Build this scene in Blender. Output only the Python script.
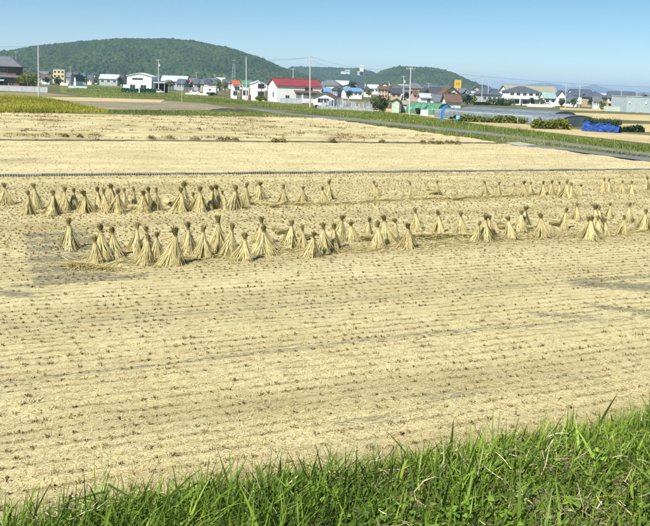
import bpy, math, random
import numpy as np
from mathutils import Matrix, Vector, Euler

random.seed(7)
rng = np.random.default_rng(11)
R = math.radians
scene = bpy.context.scene
for o in list(bpy.data.objects):
    bpy.data.objects.remove(o)

# ------------------------------------------------------------------ camera
FPX, IW, IH, CH = 800.0, 650.0, 526.0, 5.2
PITCH, ROLL = R(4.5), R(2.1)
fwd = np.array([0, math.cos(PITCH), -math.sin(PITCH)])
r0 = np.array([1.0, 0, 0]); u0 = np.cross(r0, fwd)
right = math.cos(ROLL) * r0 + math.sin(ROLL) * u0
up = -math.sin(ROLL) * r0 + math.cos(ROLL) * u0
SHIFT = -(178 - FPX * math.tan(PITCH))
cam_d = bpy.data.cameras.new('camera')
cam = bpy.data.objects.new('camera', cam_d)
scene.collection.objects.link(cam)
cam_d.sensor_width = 36.0
cam_d.lens = FPX / IW * 36.0
cam_d.shift_y = SHIFT / IW
cam_d.clip_start = 0.1
cam_d.clip_end = 60000
m = Matrix(((right[0], up[0], -fwd[0], 0), (right[1], up[1], -fwd[1], 0), (right[2], up[2], -fwd[2], CH), (0, 0, 0, 1)))
cam.matrix_world = m
scene.camera = cam

# ------------------------------------------------------------------ light
SUN_EL = R(48)
SUN_AZ = math.atan2(-0.62, -0.78)           # from +Y towards +X
world = bpy.data.worlds.new('World'); scene.world = world
world.use_nodes = True
wn = world.node_tree
sky = wn.nodes.new('ShaderNodeTexSky'); sky.sky_type = 'NISHITA'; sky.sun_disc = False
sky.sun_elevation = SUN_EL; sky.sun_rotation = SUN_AZ
sky.altitude = 3000; sky.air_density = 1.0; sky.dust_density = 0.1; sky.ozone_density = 1.2
bg = wn.nodes['Background']; bg.inputs['Strength'].default_value = 0.064
hsv = wn.nodes.new('ShaderNodeHueSaturation'); hsv.inputs['Hue'].default_value = 0.485; hsv.inputs['Saturation'].default_value = 1.25
wn.links.new(sky.outputs[0], hsv.inputs['Color']); wn.links.new(hsv.outputs[0], bg.inputs[0])
sd = bpy.data.lights.new('sun', 'SUN'); sd.energy = 4.8; sd.angle = R(0.53); sd.color = (1.0, 0.965, 0.88)
sun = bpy.data.objects.new('sun', sd); scene.collection.objects.link(sun)
sv = Vector((math.sin(SUN_AZ) * math.cos(SUN_EL), math.cos(SUN_AZ) * math.cos(SUN_EL), math.sin(SUN_EL)))
sun.rotation_euler = sv.to_track_quat('Z', 'Y').to_euler()
sun.location = (0, 0, 60)
scene.view_settings.view_transform = 'Standard'
scene.view_settings.look = 'None'
scene.view_settings.exposure = 0.8
scene.view_settings.gamma = 1.0
scene.view_settings.use_curve_mapping = False

# ------------------------------------------------------------------ survey helpers
def ray(px, py):
    return fwd + (px - IW / 2) / FPX * right + ((IH / 2 - py) + SHIFT) / FPX * up
def P(px, py, z=0.0):                        # ground point seen at a spot of the photo
    d = ray(px, py); t = (z - CH) / d[2]
    return np.array([0, 0, CH]) + t * d
def hor(px):
    return 73.0 + (px / 650.0) * 23.9
def at(px, dist, py=None):                   # point at a given distance along +Y
    d = ray(px, hor(px) if py is None else py); t = dist / d[1]
    q = np.array([0, 0, CH]) + t * d
    if py is None: q[2] = 0
    return q
GA = R(23.0)
UA = np.array([math.cos(GA), math.sin(GA)]); VA = np.array([-math.sin(GA), math.cos(GA)])
def uv(p): return float(p[0] * UA[0] + p[1] * UA[1]), float(p[0] * VA[0] + p[1] * VA[1])
def xy(u, v): return np.stack([u * UA[0] + v * VA[0], u * UA[1] + v * VA[1]], -1)

col = scene.collection
def tag(o, label=None, cat=None, group=None, kind=None):
    if label: o['label'] = label
    if cat: o['category'] = cat
    if group: o['group'] = group
    if kind: o['kind'] = kind
    return o
def empty(name, loc, rz=0.0):
    o = bpy.data.objects.new(name, None); col.objects.link(o)
    o.empty_display_size = 0.3
    o.location = [float(c) for c in loc]; o.rotation_euler = (0, 0, rz); return o
def link(name, me, mat=None, parent=None):
    o = bpy.data.objects.new(name, me); col.objects.link(o)
    if mat and not me.materials: me.materials.append(mat)
    if parent: o.parent = parent
    return o
def arr_mesh(name, V, Fc, tint=None, smooth=False):
    """V (n,3), Fc (m,k) with k 3 or 4"""
    me = bpy.data.meshes.new(name)
    V = np.ascontiguousarray(V, np.float32); Fc = np.ascontiguousarray(Fc, np.int32)
    n, k = Fc.shape
    me.vertices.add(len(V)); me.vertices.foreach_set('co', V.ravel())
    me.loops.add(n * k); me.loops.foreach_set('vertex_index', Fc.ravel())
    me.polygons.add(n)
    me.polygons.foreach_set('loop_start', np.arange(0, n * k, k, dtype=np.int32))
    me.polygons.foreach_set('loop_total', np.full(n, k, np.int32))
    if smooth: me.polygons.foreach_set('use_smooth', np.ones(n, bool))
    if tint is not None:
        items = tint.items() if isinstance(tint, dict) else [('tint', tint)]
        for nm, t in items:
            a = me.attributes.new(nm, 'FLOAT', 'POINT')
            a.data.foreach_set('value', np.ascontiguousarray(t, np.float32))
    me.update(calc_edges=True); me.validate(); return me

class MB:
    def __init__(s): s.v = []; s.f = []
    def box(s, x0, x1, y0, y1, z0, z1):
        b = len(s.v)
        s.v += [(x0, y0, z0), (x1, y0, z0), (x1, y1, z0), (x0, y1, z0), (x0, y0, z1), (x1, y0, z1), (x1, y1, z1), (x0, y1, z1)]
        s.f += [tuple(b + i for i in q) for q in ((0, 3, 2, 1), (4, 5, 6, 7), (0, 1, 5, 4), (1, 2, 6, 5), (2, 3, 7, 6), (3, 0, 4, 7))]
        return s
    def poly(s, pts):
        b = len(s.v); s.v += [tuple(map(float, p)) for p in pts]; s.f.append(tuple(range(b, b + len(pts)))); return s
    def prism(s, prof, axis, a0, a1):
        """closed profile [(p,z)] extruded along x or y"""
        b = len(s.v); n = len(prof)
        for a in (a0, a1):
            for p, z in prof: s.v.append((a, p, z) if axis == 'x' else (p, a, z))
        s.f.append(tuple(b + i for i in range(n))[::-1]); s.f.append(tuple(b + n + i for i in range(n)))
        for i in range(n):
            j = (i + 1) % n; s.f.append((b + i, b + j, b + n + j, b + n + i))
        return s
    def tube(s, pts, rad, seg=6):
        b = len(s.v); pts = [Vector(p) for p in pts]; n = len(pts)
        rad = rad if isinstance(rad, (list, tuple)) else [rad] * n
        for i, p in enumerate(pts):
            d = (pts[min(i + 1, n - 1)] - pts[max(i - 1, 0)]).normalized()
            a = d.orthogonal().normalized() if abs(d.z) > .9 else d.cross(Vector((0, 0, 1))).normalized(); c = d.cross(a)
            for k in range(seg):
                t = 2 * math.pi * k / seg
                s.v.append(tuple(p + rad[i] * (math.cos(t) * a + math.sin(t) * c)))
        for i in range(n - 1):
            for k in range(seg):
                k2 = (k + 1) % seg
                s.f.append((b + i * seg + k, b + i * seg + k2, b + (i + 1) * seg + k2, b + (i + 1) * seg + k))
        s.f.append(tuple(b + k for k in range(seg))[::-1]); s.f.append(tuple(b + (n - 1) * seg + k for k in range(seg)))
        return s
    def build(s, name, mat, parent=None, smooth=False):
        me = bpy.data.meshes.new(name); me.from_pydata(s.v, [], s.f)
        import bmesh
        bm = bmesh.new(); bm.from_mesh(me); bmesh.ops.recalc_face_normals(bm, faces=bm.faces); bm.to_mesh(me); bm.free()
        if smooth:
            for p in me.polygons: p.use_smooth = True
        me.materials.append(mat)
        return link(name, me, None, parent)

# value noise
_tab = rng.random((257, 257)).astype(np.float32)
def vnoise(x, y):
    x = np.asarray(x, float); y = np.asarray(y, float)
    xi = np.floor(x).astype(int); yi = np.floor(y).astype(int); fx = x - xi; fy = y - yi
    fx = fx * fx * (3 - 2 * fx); fy = fy * fy * (3 - 2 * fy)
    a = _tab[xi % 257, yi % 257]; b = _tab[(xi + 1) % 257, yi % 257]; c = _tab[xi % 257, (yi + 1) % 257]; d = _tab[(xi + 1) % 257, (yi + 1) % 257]
    return (a * (1 - fx) + b * fx) * (1 - fy) + (c * (1 - fx) + d * fx) * fy
def fbm(x, y, o=4):
    t = 0; a = .5
    for i in range(o): t = t + a * vnoise(x * 2 ** i + 17 * i, y * 2 ** i + 31 * i); a *= .5
    return t

# ------------------------------------------------------------------ materials
MATS = {}
def nodes(name):
    mt = bpy.data.materials.new(name); mt.use_nodes = True
    return mt, mt.node_tree, mt.node_tree.nodes['Principled BSDF']
def N(nt, t, **kw):
    n = nt.nodes.new(t)
    for k, v in kw.items(): setattr(n, k, v)
    return n
def ramp(nt, src, stops):
    r = N(nt, 'ShaderNodeValToRGB'); e = r.color_ramp.elements
    while len(e) < len(stops): e.new(0.5)
    for el, (p, c) in zip(e, stops): el.position = p; el.color = (*c, 1)
    nt.links.new(src, r.inputs[0]); return r.outputs[0]
def noise(nt, scale, detail=4, rough=.6, vec=None, coord='Object'):
    n = N(nt, 'ShaderNodeTexNoise'); n.inputs['Scale'].default_value = scale; n.inputs['Detail'].default_value = detail; n.inputs['Roughness'].default_value = rough
    if vec is None:
        tc = N(nt, 'ShaderNodeTexCoord'); vec = tc.outputs[coord]
    nt.links.new(vec, n.inputs['Vector']); return n.outputs['Fac']
def mixc(nt, fac, a, b, mode='MIX'):
    x = N(nt, 'ShaderNodeMix', data_type='RGBA', blend_type=mode)
    for s, v in ((0, fac), (6, a), (7, b)):
        if isinstance(v, (int, float)): x.inputs[s].default_value = v
        elif isinstance(v, tuple): x.inputs[s].default_value = (*v, 1)
        else: nt.links.new(v, x.inputs[s])
    return x.outputs[2]
def math_(nt, op, a, b=0.0, c=None):
    x = N(nt, 'ShaderNodeMath', operation=op)
    for s, v in ((0, a), (1, b), (2, c)):
        if v is None: continue
        if isinstance(v, (int, float)): x.inputs[s].default_value = v
        else: nt.links.new(v, x.inputs[s])
    return x.outputs[0]
def bump(nt, b, h, strength, dist):
    n = N(nt, 'ShaderNodeBump'); n.inputs['Strength'].default_value = strength; n.inputs['Distance'].default_value = dist
    nt.links.new(h, n.inputs['Height']); nt.links.new(n.outputs[0], b.inputs['Normal'])
def plain(name, c, rough=.7, var=.18, scale=1.5, spec=.25, metal=0.0, bmp=0.0):
    """a painted / natural surface: base colour with blotchy wear"""
    if name in MATS: return MATS[name]
    mt, nt, b = nodes(name)
    f = noise(nt, scale, 5, .65)
    lo = tuple(max(0, x * (1 - var)) for x in c); hi = tuple(min(1, x * (1 + var * .6)) for x in c)
    nt.links.new(ramp(nt, f, [(.3, lo), (.7, hi)]), b.inputs['Base Color'])
    b.inputs['Roughness'].default_value = rough; b.inputs['Metallic'].default_value = metal
    b.inputs['Specular IOR Level'].default_value = spec
    if bmp: bump(nt, b, noise(nt, scale * 6, 4), .6, bmp)
    MATS[name] = mt; return mt
def tinted(name, stops, rough=.75, trans=0.0, spec=.2):
    """colour per piece from its 'tint' attribute"""
    mt, nt, b = nodes(name)
    a = N(nt, 'ShaderNodeAttribute', attribute_name='tint')
    c = ramp(nt, a.outputs['Fac'], stops)
    nt.links.new(c, b.inputs['Base Color']); b.inputs['Roughness'].default_value = rough
    b.inputs['Specular IOR Level'].default_value = spec
    if trans:
        tr = N(nt, 'ShaderNodeBsdfTranslucent'); nt.links.new(mixc(nt, 1.0, c, (1.0, 1.0, .55), 'MULTIPLY'), tr.inputs[0])
        mx = N(nt, 'ShaderNodeMixShader'); mx.inputs[0].default_value = trans
        nt.links.new(b.outputs[0], mx.inputs[1]); nt.links.new(tr.outputs[0], mx.inputs[2])
        nt.links.new(mx.outputs[0], nt.nodes['Material Output'].inputs['Surface'])
    return mt

def ground_mat(name, stops, scale=.25, fine=6.0, bmp=.05, rough=.95):
    mt, nt, b = nodes(name)
    a = noise(nt, scale, 6, .62); f = noise(nt, fine, 5, .7)
    s = math_(nt, 'ADD', math_(nt, 'MULTIPLY', a, .6), math_(nt, 'MULTIPLY', f, .4))
    nt.links.new(ramp(nt, s, stops), b.inputs['Base Color'])
    b.inputs['Roughness'].default_value = rough; b.inputs['Specular IOR Level'].default_value = .05
    bump(nt, b, f, .7, bmp); return mt

STRAW = [(0.0, (.18, .13, .05)), (.35, (.39, .315, .135)), (.7, (.55, .465, .215)), (1.0, (.70, .615, .34))]
M_straw = tinted('straw', STRAW, .6, .12)
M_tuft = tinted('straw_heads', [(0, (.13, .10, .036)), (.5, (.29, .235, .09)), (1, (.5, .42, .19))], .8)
M_stub = tinted('stubble', [(0, (.13, .088, .04)), (.45, (.25, .185, .085)), (.75, (.40, .32, .15)), (1, (.54, .45, .23))], .8)
M_blade = tinted('grass_blade', [(0, (.03, .055, .012)), (.2, (.08, .135, .02)), (.5, (.17, .26, .032)), (.8, (.29, .39, .055)), (1, (.42, .49, .12))], .5, .28, .25)
M_dry = tinted('dry_stalk', [(0, (.2, .15, .08)), (.5, (.43, .355, .22)), (1, (.66, .58, .41))], .6, .1)
M_brownweed = tinted('withered_weed', [(0, (.06, .05, .02)), (.5, (.16, .13, .05)), (1, (.30, .25, .11))], .8, .15)
M_leaf = tinted('leaf', [(0, (.012, .03, .008)), (.5, (.035, .075, .014)), (1, (.075, .125, .025))], .6, .2)
M_leaf_yellow = tinted('leaf_yellow', [(0, (.06, .08, .008)), (.5, (.16, .19, .018)), (1, (.3, .30, .035))], .6, .25)
M_leaf_lime = tinted('leaf_lime', [(0, (.08, .16, .02)), (.5, (.16, .28, .03)), (1, (.3, .42, .06))], .5, .3)
M_rice = tinted('ripe_rice', [(0, (.15, .155, .014)), (.5, (.33, .315, .03)), (1, (.52, .46, .07))], .7, .25)
M_verge = tinted('verge_grass', [(0, (.08, .11, .02)), (.5, (.19, .245, .045)), (.8, (.30, .33, .08)), (1, (.46, .4, .18))], .7, .35)
M_reed = tinted('olive_reed', [(0, (.03, .035, .012)), (.5, (.085, .085, .03)), (1, (.2, .17, .07))], .8, .2)
M_bark = plain('bark', (.09, .065, .04), .9, .4, 8)
M_forest = tinted('forest_crown', [(0, (.013, .028, .011)), (.5, (.034, .062, .015)), (.85, (.06, .09, .02)), (1, (.105, .11, .028))], .9, .0, .05)

# near field: straw litter over grey mud
def field_mat(name):
    mt, nt, b = nodes(name)
    soil = N(nt, 'ShaderNodeAttribute', attribute_name='soil').outputs['Fac']
    brown = N(nt, 'ShaderNodeAttribute', attribute_name='brown').outputs['Fac']
    tc = N(nt, 'ShaderNodeTexCoord')
    big = noise(nt, .35, 5, .6)
    fine = noise(nt, 22, 5, .75)
    # matted straw: crossed, stretched noises
    fl = []
    for ang, sx, sy in ((.2, 9, 95), (1.1, 95, 9), (-.6, 11, 110), (2.0, 100, 12)):
        mp = N(nt, 'ShaderNodeMapping'); mp.inputs['Rotation'].default_value = (0, 0, ang); mp.inputs['Scale'].default_value = (sx, sy, 20)
        nt.links.new(tc.outputs['Object'], mp.inputs[0]); fl.append(noise(nt, 1.0, 3, .6, mp.outputs[0]))
    s = math_(nt, 'MAXIMUM', math_(nt, 'MAXIMUM', fl[0], fl[1]), math_(nt, 'MAXIMUM', fl[2], fl[3]))
    h = math_(nt, 'ADD', math_(nt, 'MULTIPLY', s, .75), math_(nt, 'MULTIPLY', fine, .35))
    t = math_(nt, 'ADD', math_(nt, 'MULTIPLY', h, .8), math_(nt, 'MULTIPLY', big, .2))
    c = ramp(nt, t, [(.36, (.165, .125, .055)), (.46, (.36, .292, .137)), (.56, (.54, .462, .25)), (.72, (.69, .612, .38))])
    # planted rows: narrow brownish lines 0.30 m apart, broken up
    sp = N(nt, 'ShaderNodeSeparateXYZ'); nt.links.new(tc.outputs['Object'], sp.inputs[0])
    vv_ = math_(nt, 'ADD', math_(nt, 'MULTIPLY', sp.outputs[0], float(VA[0])), math_(nt, 'MULTIPLY', sp.outputs[1], float(VA[1])))
    rw = math_(nt, 'SINE', math_(nt, 'MULTIPLY', math_(nt, 'SUBTRACT', vv_, 8.6 - .075), 2 * math.pi / .30))
    rw = math_(nt, 'POWER', math_(nt, 'MAXIMUM', rw, 0.0), 1.5)
    rk = N(nt, 'ShaderNodeMapRange'); rk.inputs[1].default_value = .4; rk.inputs[2].default_value = .62; nt.links.new(noise(nt, 1.6, 4, .7), rk.inputs[0])
    c = mixc(nt, math_(nt, 'MULTIPLY', math_(nt, 'MULTIPLY', rw, rk.outputs[0]), .8), c, (.24, .175, .08))
    c = mixc(nt, math_(nt, 'MULTIPLY', brown, .65), c, (.29, .23, .105))
    mud = ramp(nt, noise(nt, 9, 6, .7), [(.3, (.12, .11, .068)), (.7, (.30, .275, .18))])
    mstr = N(nt, 'ShaderNodeMapping'); mstr.vector_type = 'TEXTURE'; mstr.inputs['Rotation'].default_value = (0, 0, GA); mstr.inputs['Scale'].default_value = (1 / 4.5, 1 / 17, 1)
    nt.links.new(tc.outputs['Object'], mstr.inputs[0])
    k = math_(nt, 'ADD', soil, math_(nt, 'MULTIPLY', math_(nt, 'SUBTRACT', noise(nt, 1.0, 6, .85, mstr.outputs[0]), .5), 2.8))
    k2 = N(nt, 'ShaderNodeMapRange'); k2.inputs[1].default_value = .34; k2.inputs[2].default_value = .60; nt.links.new(k, k2.inputs[0])
    nt.links.new(mixc(nt, k2.outputs[0], c, mud), b.inputs['Base Color'])
    b.inputs['Roughness'].default_value = .9; b.inputs['Specular IOR Level'].default_value = .08
    bump(nt, b, h, .9, .03); return mt
M_field = field_mat('stubble_field')

# ------------------------------------------------------------------ setting: ground
M_ground = ground_mat('rough_ground', [(.3, (.05, .058, .022)), (.48, (.10, .105, .04)), (.58, (.17, .15, .07)), (.72, (.27, .22, .12))], .03, .8)
gm = MB()
xs = [-12000, -3000, -800, -200, 200, 800, 3000, 12000]; ys = [-300, 150, 600, 2000, 5000, 14000]
for i in range(len(xs) - 1):
    for j in range(len(ys) - 1):
        gm.poly([(xs[i], ys[j], -.06), (xs[i + 1], ys[j], -.06), (xs[i + 1], ys[j + 1], -.06), (xs[i], ys[j + 1], -.06)])
tag(gm.build('ground', M_ground), kind='structure')

V_BOARD = uv(P(325, 174.5))[1]
V_LEVEE = uv(P(325, 143.5))[1]
V_END = 112.6
V_CREST, Z_SH, V_TOE = 5.22, 2.3, 9.2

# bare mud: tracks and patches, surveyed on the ground
def gpts(l): return [uv(P(*p)) for p in l]
tracks = [(gpts([(-40, 393), (0, 388), (110, 375), (220, 362), (430, 337), (600, 325), (760, 312)]), .10, .62),
          (gpts([(-40, 336), (0, 332), (110, 322), (220, 314), (430, 296), (575, 284), (760, 268)]), .10, .55),
          (gpts([(20, 290), (95, 283), (140, 279)]), .22, .75),
          (gpts([(590, 288), (650, 292), (760, 290)]), .45, .85), (gpts([(575, 283), (640, 280), (700, 279)]), .2, .7),
          (gpts([(600, 310), (660, 318), (760, 320)]), .25, .7), (gpts([(540, 318), (590, 322)]), .25, .6),
          (gpts([(0, 298), (22, 300)]), .25, .8),
          (gpts([(340, 430), (400, 424)]), .12, .55), (gpts([(430, 402), (475, 399)]), .2, .55),
          (gpts([(550, 382), (600, 388)]), .2, .45), (gpts([(0, 161), (25, 160)]), 1.2, .55)]
row_strips = [(gpts([(-60, 212), (0, 211), (160, 211), (330, 203), (480, 197), (650, 194), (720, 193)]), .8, .34),
              (gpts([(60, 262), (160, 259), (330, 250), (480, 240), (650, 230), (720, 226)]), .8, .36)]
patch = np.array(gpts([(30, 232), (95, 233), (100, 286), (34, 287)]))
def segd(u, v, pl):
    d = np.full(np.shape(u), 1e9)
    for (a, b), (c, e) in zip(pl[:-1], pl[1:]):
        du, dv = c - a, e - b; L = du * du + dv * dv
        t = np.clip(((u - a) * du + (v - b) * dv) / L, 0, 1)
        d = np.minimum(d, np.hypot(u - a - t * du, v - b - t * dv))
    return d
pc = patch.mean(0); pu = (patch[:, 0].max() - patch[:, 0].min()) / 2; pv = (patch[:, 1].max() - patch[:, 1].min()) / 2
def soilf(u, v):
    s = np.zeros(np.shape(u))
    for pl, w, a in tracks + row_strips:
        s = np.maximum(s, a * .92 * np.exp(-(segd(u, v, pl) / (w * 1.5)) ** 2))
    e = np.clip(1.15 - np.maximum(np.abs((u - pc[0]) / pu), np.abs((v - pc[1]) / pv)), 0, .35) / .35
    s = np.maximum(s, e * (.57 + .17 * np.sin(v * 2 * math.pi / 1.15)))
    return s
def strawband(u, v):                          # combed swaths of straw running with the rows
    return vnoise(v * .75 + 3 * vnoise(u * .03, v * .05), u * .02 + 5)
def fieldh(u, v):
    return .09 + (strawband(u, v) - .5) * .11 + (fbm(u * 1.3, v * 1.9, 4) - .5) * .07 + (fbm(u * 6, v * 7, 2) - .4) * .045

def grid_field(name, us, vs, zoff, brown, hs=1.0):
    U, Vv = np.meshgrid(us, vs)
    h = fieldh(U, Vv) * hs + zoff
    pos = xy(U, Vv); V3 = np.concatenate([pos, h[..., None]], -1).reshape(-1, 3)
    nu, nv = len(us), len(vs); idx = np.arange(nu * nv).reshape(nv, nu)
    F_ = np.stack([idx[:-1, :-1], idx[:-1, 1:], idx[1:, 1:], idx[1:, :-1]], -1).reshape(-1, 4)
    me = arr_mesh(name, V3, F_, {'soil': soilf(U, Vv).ravel(), 'brown': np.broadcast_to(brown(U, Vv), U.shape).ravel()}, True)
    return tag(link(name, me, M_field), kind='structure')
vs = [8.2]
while vs[-1] < V_BOARD - .3: vs.append(vs[-1] + .07 + (vs[-1] - 8) * .006)
us = np.concatenate([np.arange(-14, -1, .5), np.arange(-1, 14, .09), np.arange(14, 58, .22)])
nearbrown = lambda U, Vv: np.clip(np.clip((fbm(U * .25, Vv * .6, 3) - .42) * 1.2, 0, .5) + .28 * np.clip((14 - Vv) / 6, 0, 1) + np.clip((.52 - strawband(U, Vv)) * 1.7, -.3, .6), 0, .9)
grid_field('stubble_field', us, np.array(vs), 0.0, nearbrown)
us2 = np.arange(-20, 48.1, .5)
grid_field('stubble_field_beyond_board', us2, np.arange(V_BOARD + .35, V_LEVEE - .1, .3), 0.0, lambda U, Vv: np.clip((fbm(U * .2, Vv * .9, 3) - .36) * 1.6, 0, .5))
grid_field('clodded_field', np.arange(-20, 47.3, .6), np.arange(V_LEVEE + .2, V_END, .4), 0.0,
           lambda U, Vv: np.clip((fbm(U * .3, Vv * .7, 4) - .32) * 3.4, 0, 1) * np.clip((52 - U) / 20, .3, 1), 1.6)

# low levees
def levee(name, v, w, h, u0_, u1_, mat):
    b = MB(); n = 120
    prof = [(-w, 0), (-w * .6, h), (w * .6, h), (w, 0)]
    rows = []
    for i in range(n + 1):
        u = u0_ + (u1_ - u0_) * i / n
        wob = .04 * math.sin(u * .9) + random.uniform(-.02, .02)
        rows.append([(*xy(u, v + p + wob), z * random.uniform(.8, 1.1) - (.04 if z == 0 else 0)) for p, z in prof])
    for i in range(n):
        for k in range(3):
            b.poly([rows[i][k], rows[i + 1][k], rows[i + 1][k + 1], rows[i][k + 1]])
    return tag(b.build(name, mat), kind='structure')
M_mud = ground_mat('dry_mud', [(.3, (.12, .115, .09)), (.5, (.24, .225, .185)), (.7, (.36, .34, .28))], .8, 9)
levee('levee', V_BOARD + .2, .2, .17, -20, 54, M_mud)
levee('levee', V_LEVEE + .05, .22, .2, -20, 47, plain('levee_soil', (.15, .125, .085), .95, .4, 3))

# embankment the photograph is taken from
M_bank = ground_mat('bank_soil', [(.3, (.06, .05, .025)), (.5, (.16, .13, .065)), (.7, (.36, .3, .17))], .9, 22)
b = MB(); prof = [(-30, Z_SH), (2.0, Z_SH), (4.7, Z_SH), (V_CREST + .1, Z_SH - .06), (V_CREST + .6, Z_SH - .42), (V_TOE - .8, .3), (V_TOE, .02), (V_TOE + .5, -.1)]
uu = np.arange(-40, 80.1, .8)
def bank_z(v): return np.interp(v, [p[0] for p in prof], [p[1] for p in prof])
for i in range(len(uu) - 1):
    for (v0, z0), (v1, z1) in zip(prof[:-1], prof[1:]):
        b.poly([(*xy(uu[i], v0), z0), (*xy(uu[i + 1], v0), z0), (*xy(uu[i + 1], v1), z1), (*xy(uu[i], v1), z1)])
tag(b.build('embankment', M_bank), kind='structure')

# sheets of other land, outlined on the ground
def sheet(name, px, z, mat, kind='structure'):
    return tag(MB().poly([(*P(*p)[:2], z) for p in px]).build(name, mat), kind=kind)
M_pale = ground_mat('pale_stubble', [(.3, (.27, .21, .11)), (.5, (.45, .36, .19)), (.7, (.6, .5, .29))], .12, 2.5)
M_greyfield = ground_mat('grey_field', [(.3, (.13, .115, .08)), (.5, (.23, .2, .13)), (.7, (.36, .3, .18))], .1, 2)
M_greenland = ground_mat('grassland', [(.3, (.08, .10, .025)), (.5, (.15, .17, .05)), (.7, (.28, .25, .1))], .06, 2)
M_road = ground_mat('road_concrete', [(.3, (.11, .112, .112)), (.5, (.165, .167, .165)), (.7, (.25, .245, .23))], .45, 6, .02)
sheet('green_strip', [(60, 112.4), (100, 109.5), (180, 110.5), (250, 111), (310, 116), (322, 118.2), (230, 115.5), (110, 113.4)], -.03, M_greenland)
sheet('harvested_field', [(45, 98), (95, 98.6), (170, 101), (205, 103.5), (240, 109), (200, 110.2), (103, 109.2), (70, 105)], -.034, M_greyfield)
sheet('harvested_field', [(30, 96.5), (90, 97.2), (165, 99.6), (160, 102.2), (90, 101.0), (40, 99.6)], -.028, M_pale)
sheet('grassland', [(85, 84.5), (122, 86), (186, 93), (240, 99), (330, 107.5), (300, 108.5), (230, 104), (170, 98.8), (90, 96.8), (60, 92), (60, 85)], -.03, M_greenland)
sheet('harvested_field', [(0, 92), (45, 92.5), (80, 96.3), (40, 96.2), (0, 95.2)], -.03, M_greyfield)
sheet('spread_straw', [(263, 114), (280, 114.4), (293, 117), (276, 116.9), (262, 115.6)], -.02, M_pale)
sheet('lane', [(238, 106.6), (258, 108.2), (285, 112.2), (300, 114.2), (290, 115.2), (262, 111)], -.02, M_road)
sheet('road', [(296, 113.6), (318, 115.6), (345, 117.5), (485, 132), (650, 153), (760, 168), (760, 172), (650, 156.2), (485, 134.6), (345, 119.8), (318, 118.8), (290, 118.2)], -.012, M_road)
sheet('field_path', [(520, 144.5), (556, 148), (650, 159.4), (760, 174), (760, 179), (650, 163), (560, 151), (505, 146)], .13, M_road)
sheet('verge', [(330, 107), (400, 112.6), (485, 124.5), (650, 145.5), (760, 160), (760, 167.8), (650, 152.9), (485, 131.9), (345, 117.4), (250, 104), (160, 97.5), (200, 97)], -.036, M_greenland)
sheet('straw_strip', [(330, 105.5), (400, 109), (485, 119.5), (570, 128.5), (650, 135), (650, 143), (485, 125), (400, 114)], -.042, M_pale)
for a in ([(560, 112), (650, 115), (650, 121), (575, 117)], [(600, 123), (660, 124), (660, 132), (620, 131)], [(560, 107.5), (610, 109.5), (600, 111), (560, 109.5)]):
    sheet('harvested_field', a, -.03, M_pale)
sheet('grey_yard', [(320, 98), (376, 103), (376, 110), (320, 108)], -.03, M_greyfield)
sheet('concrete_apron', [(505, 144.2), (520, 143.4), (537, 146.4), (520, 147.6)], .15, plain('pale_concrete', (.36, .35, .31), .9))

# ------------------------------------------------------------------ scattered strips (straw, grass)
def strips(base, dirv, side, length, width, bend, tint, segs=3, taper=1.0, bendv=None):
    """curved tapering strips: base (n,3), unit dir, unit side"""
    n = len(base); V_ = np.zeros((n, segs + 1, 2, 3)); t = np.linspace(0, 1, segs + 1)
    bv = np.array([0, 0, -1.0]) if bendv is None else bendv
    for i, tt in enumerate(t):
        c = base + dirv * (length * tt)[:, None] + (bv * (bend * tt * tt)[:, None] if np.ndim(bv) == 1 else bv * (bend * tt * tt)[:, None])
        w = width * (1 - taper * tt ** 1.6) * .5 + 1e-4
        V_[:, i, 0] = c - side * w[:, None]; V_[:, i, 1] = c + side * w[:, None]
    k = (segs + 1) * 2; o = (np.arange(n) * k)[:, None, None]
    f = np.array([[2 * i, 2 * i + 1, 2 * i + 3, 2 * i + 2] for i in range(segs)])[None]
    return V_.reshape(-1, 3), (o + f).reshape(-1, 4), np.repeat(tint, k)
def join(parts):
    V_, F_, T_ = [], [], []; off = 0
    for v, f, t in parts:
        V_.append(v); F_.append(f + off); T_.append(t); off += len(v)
    return np.concatenate(V_), np.concatenate(F_), np.concatenate(T_)
def unit(a): return a / np.linalg.norm(a, axis=-1, keepdims=True)
def randdir(n, tilt0, tilt1):
    az = rng.uniform(0, 2 * math.pi, n); ti = rng.uniform(tilt0, tilt1, n)
    d = np.stack([np.cos(az) * np.sin(ti), np.sin(az) * np.sin(ti), np.cos(ti)], -1)
    s = np.stack([-np.sin(az), np.cos(az), np.zeros(n)], -1); return d, s

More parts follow.
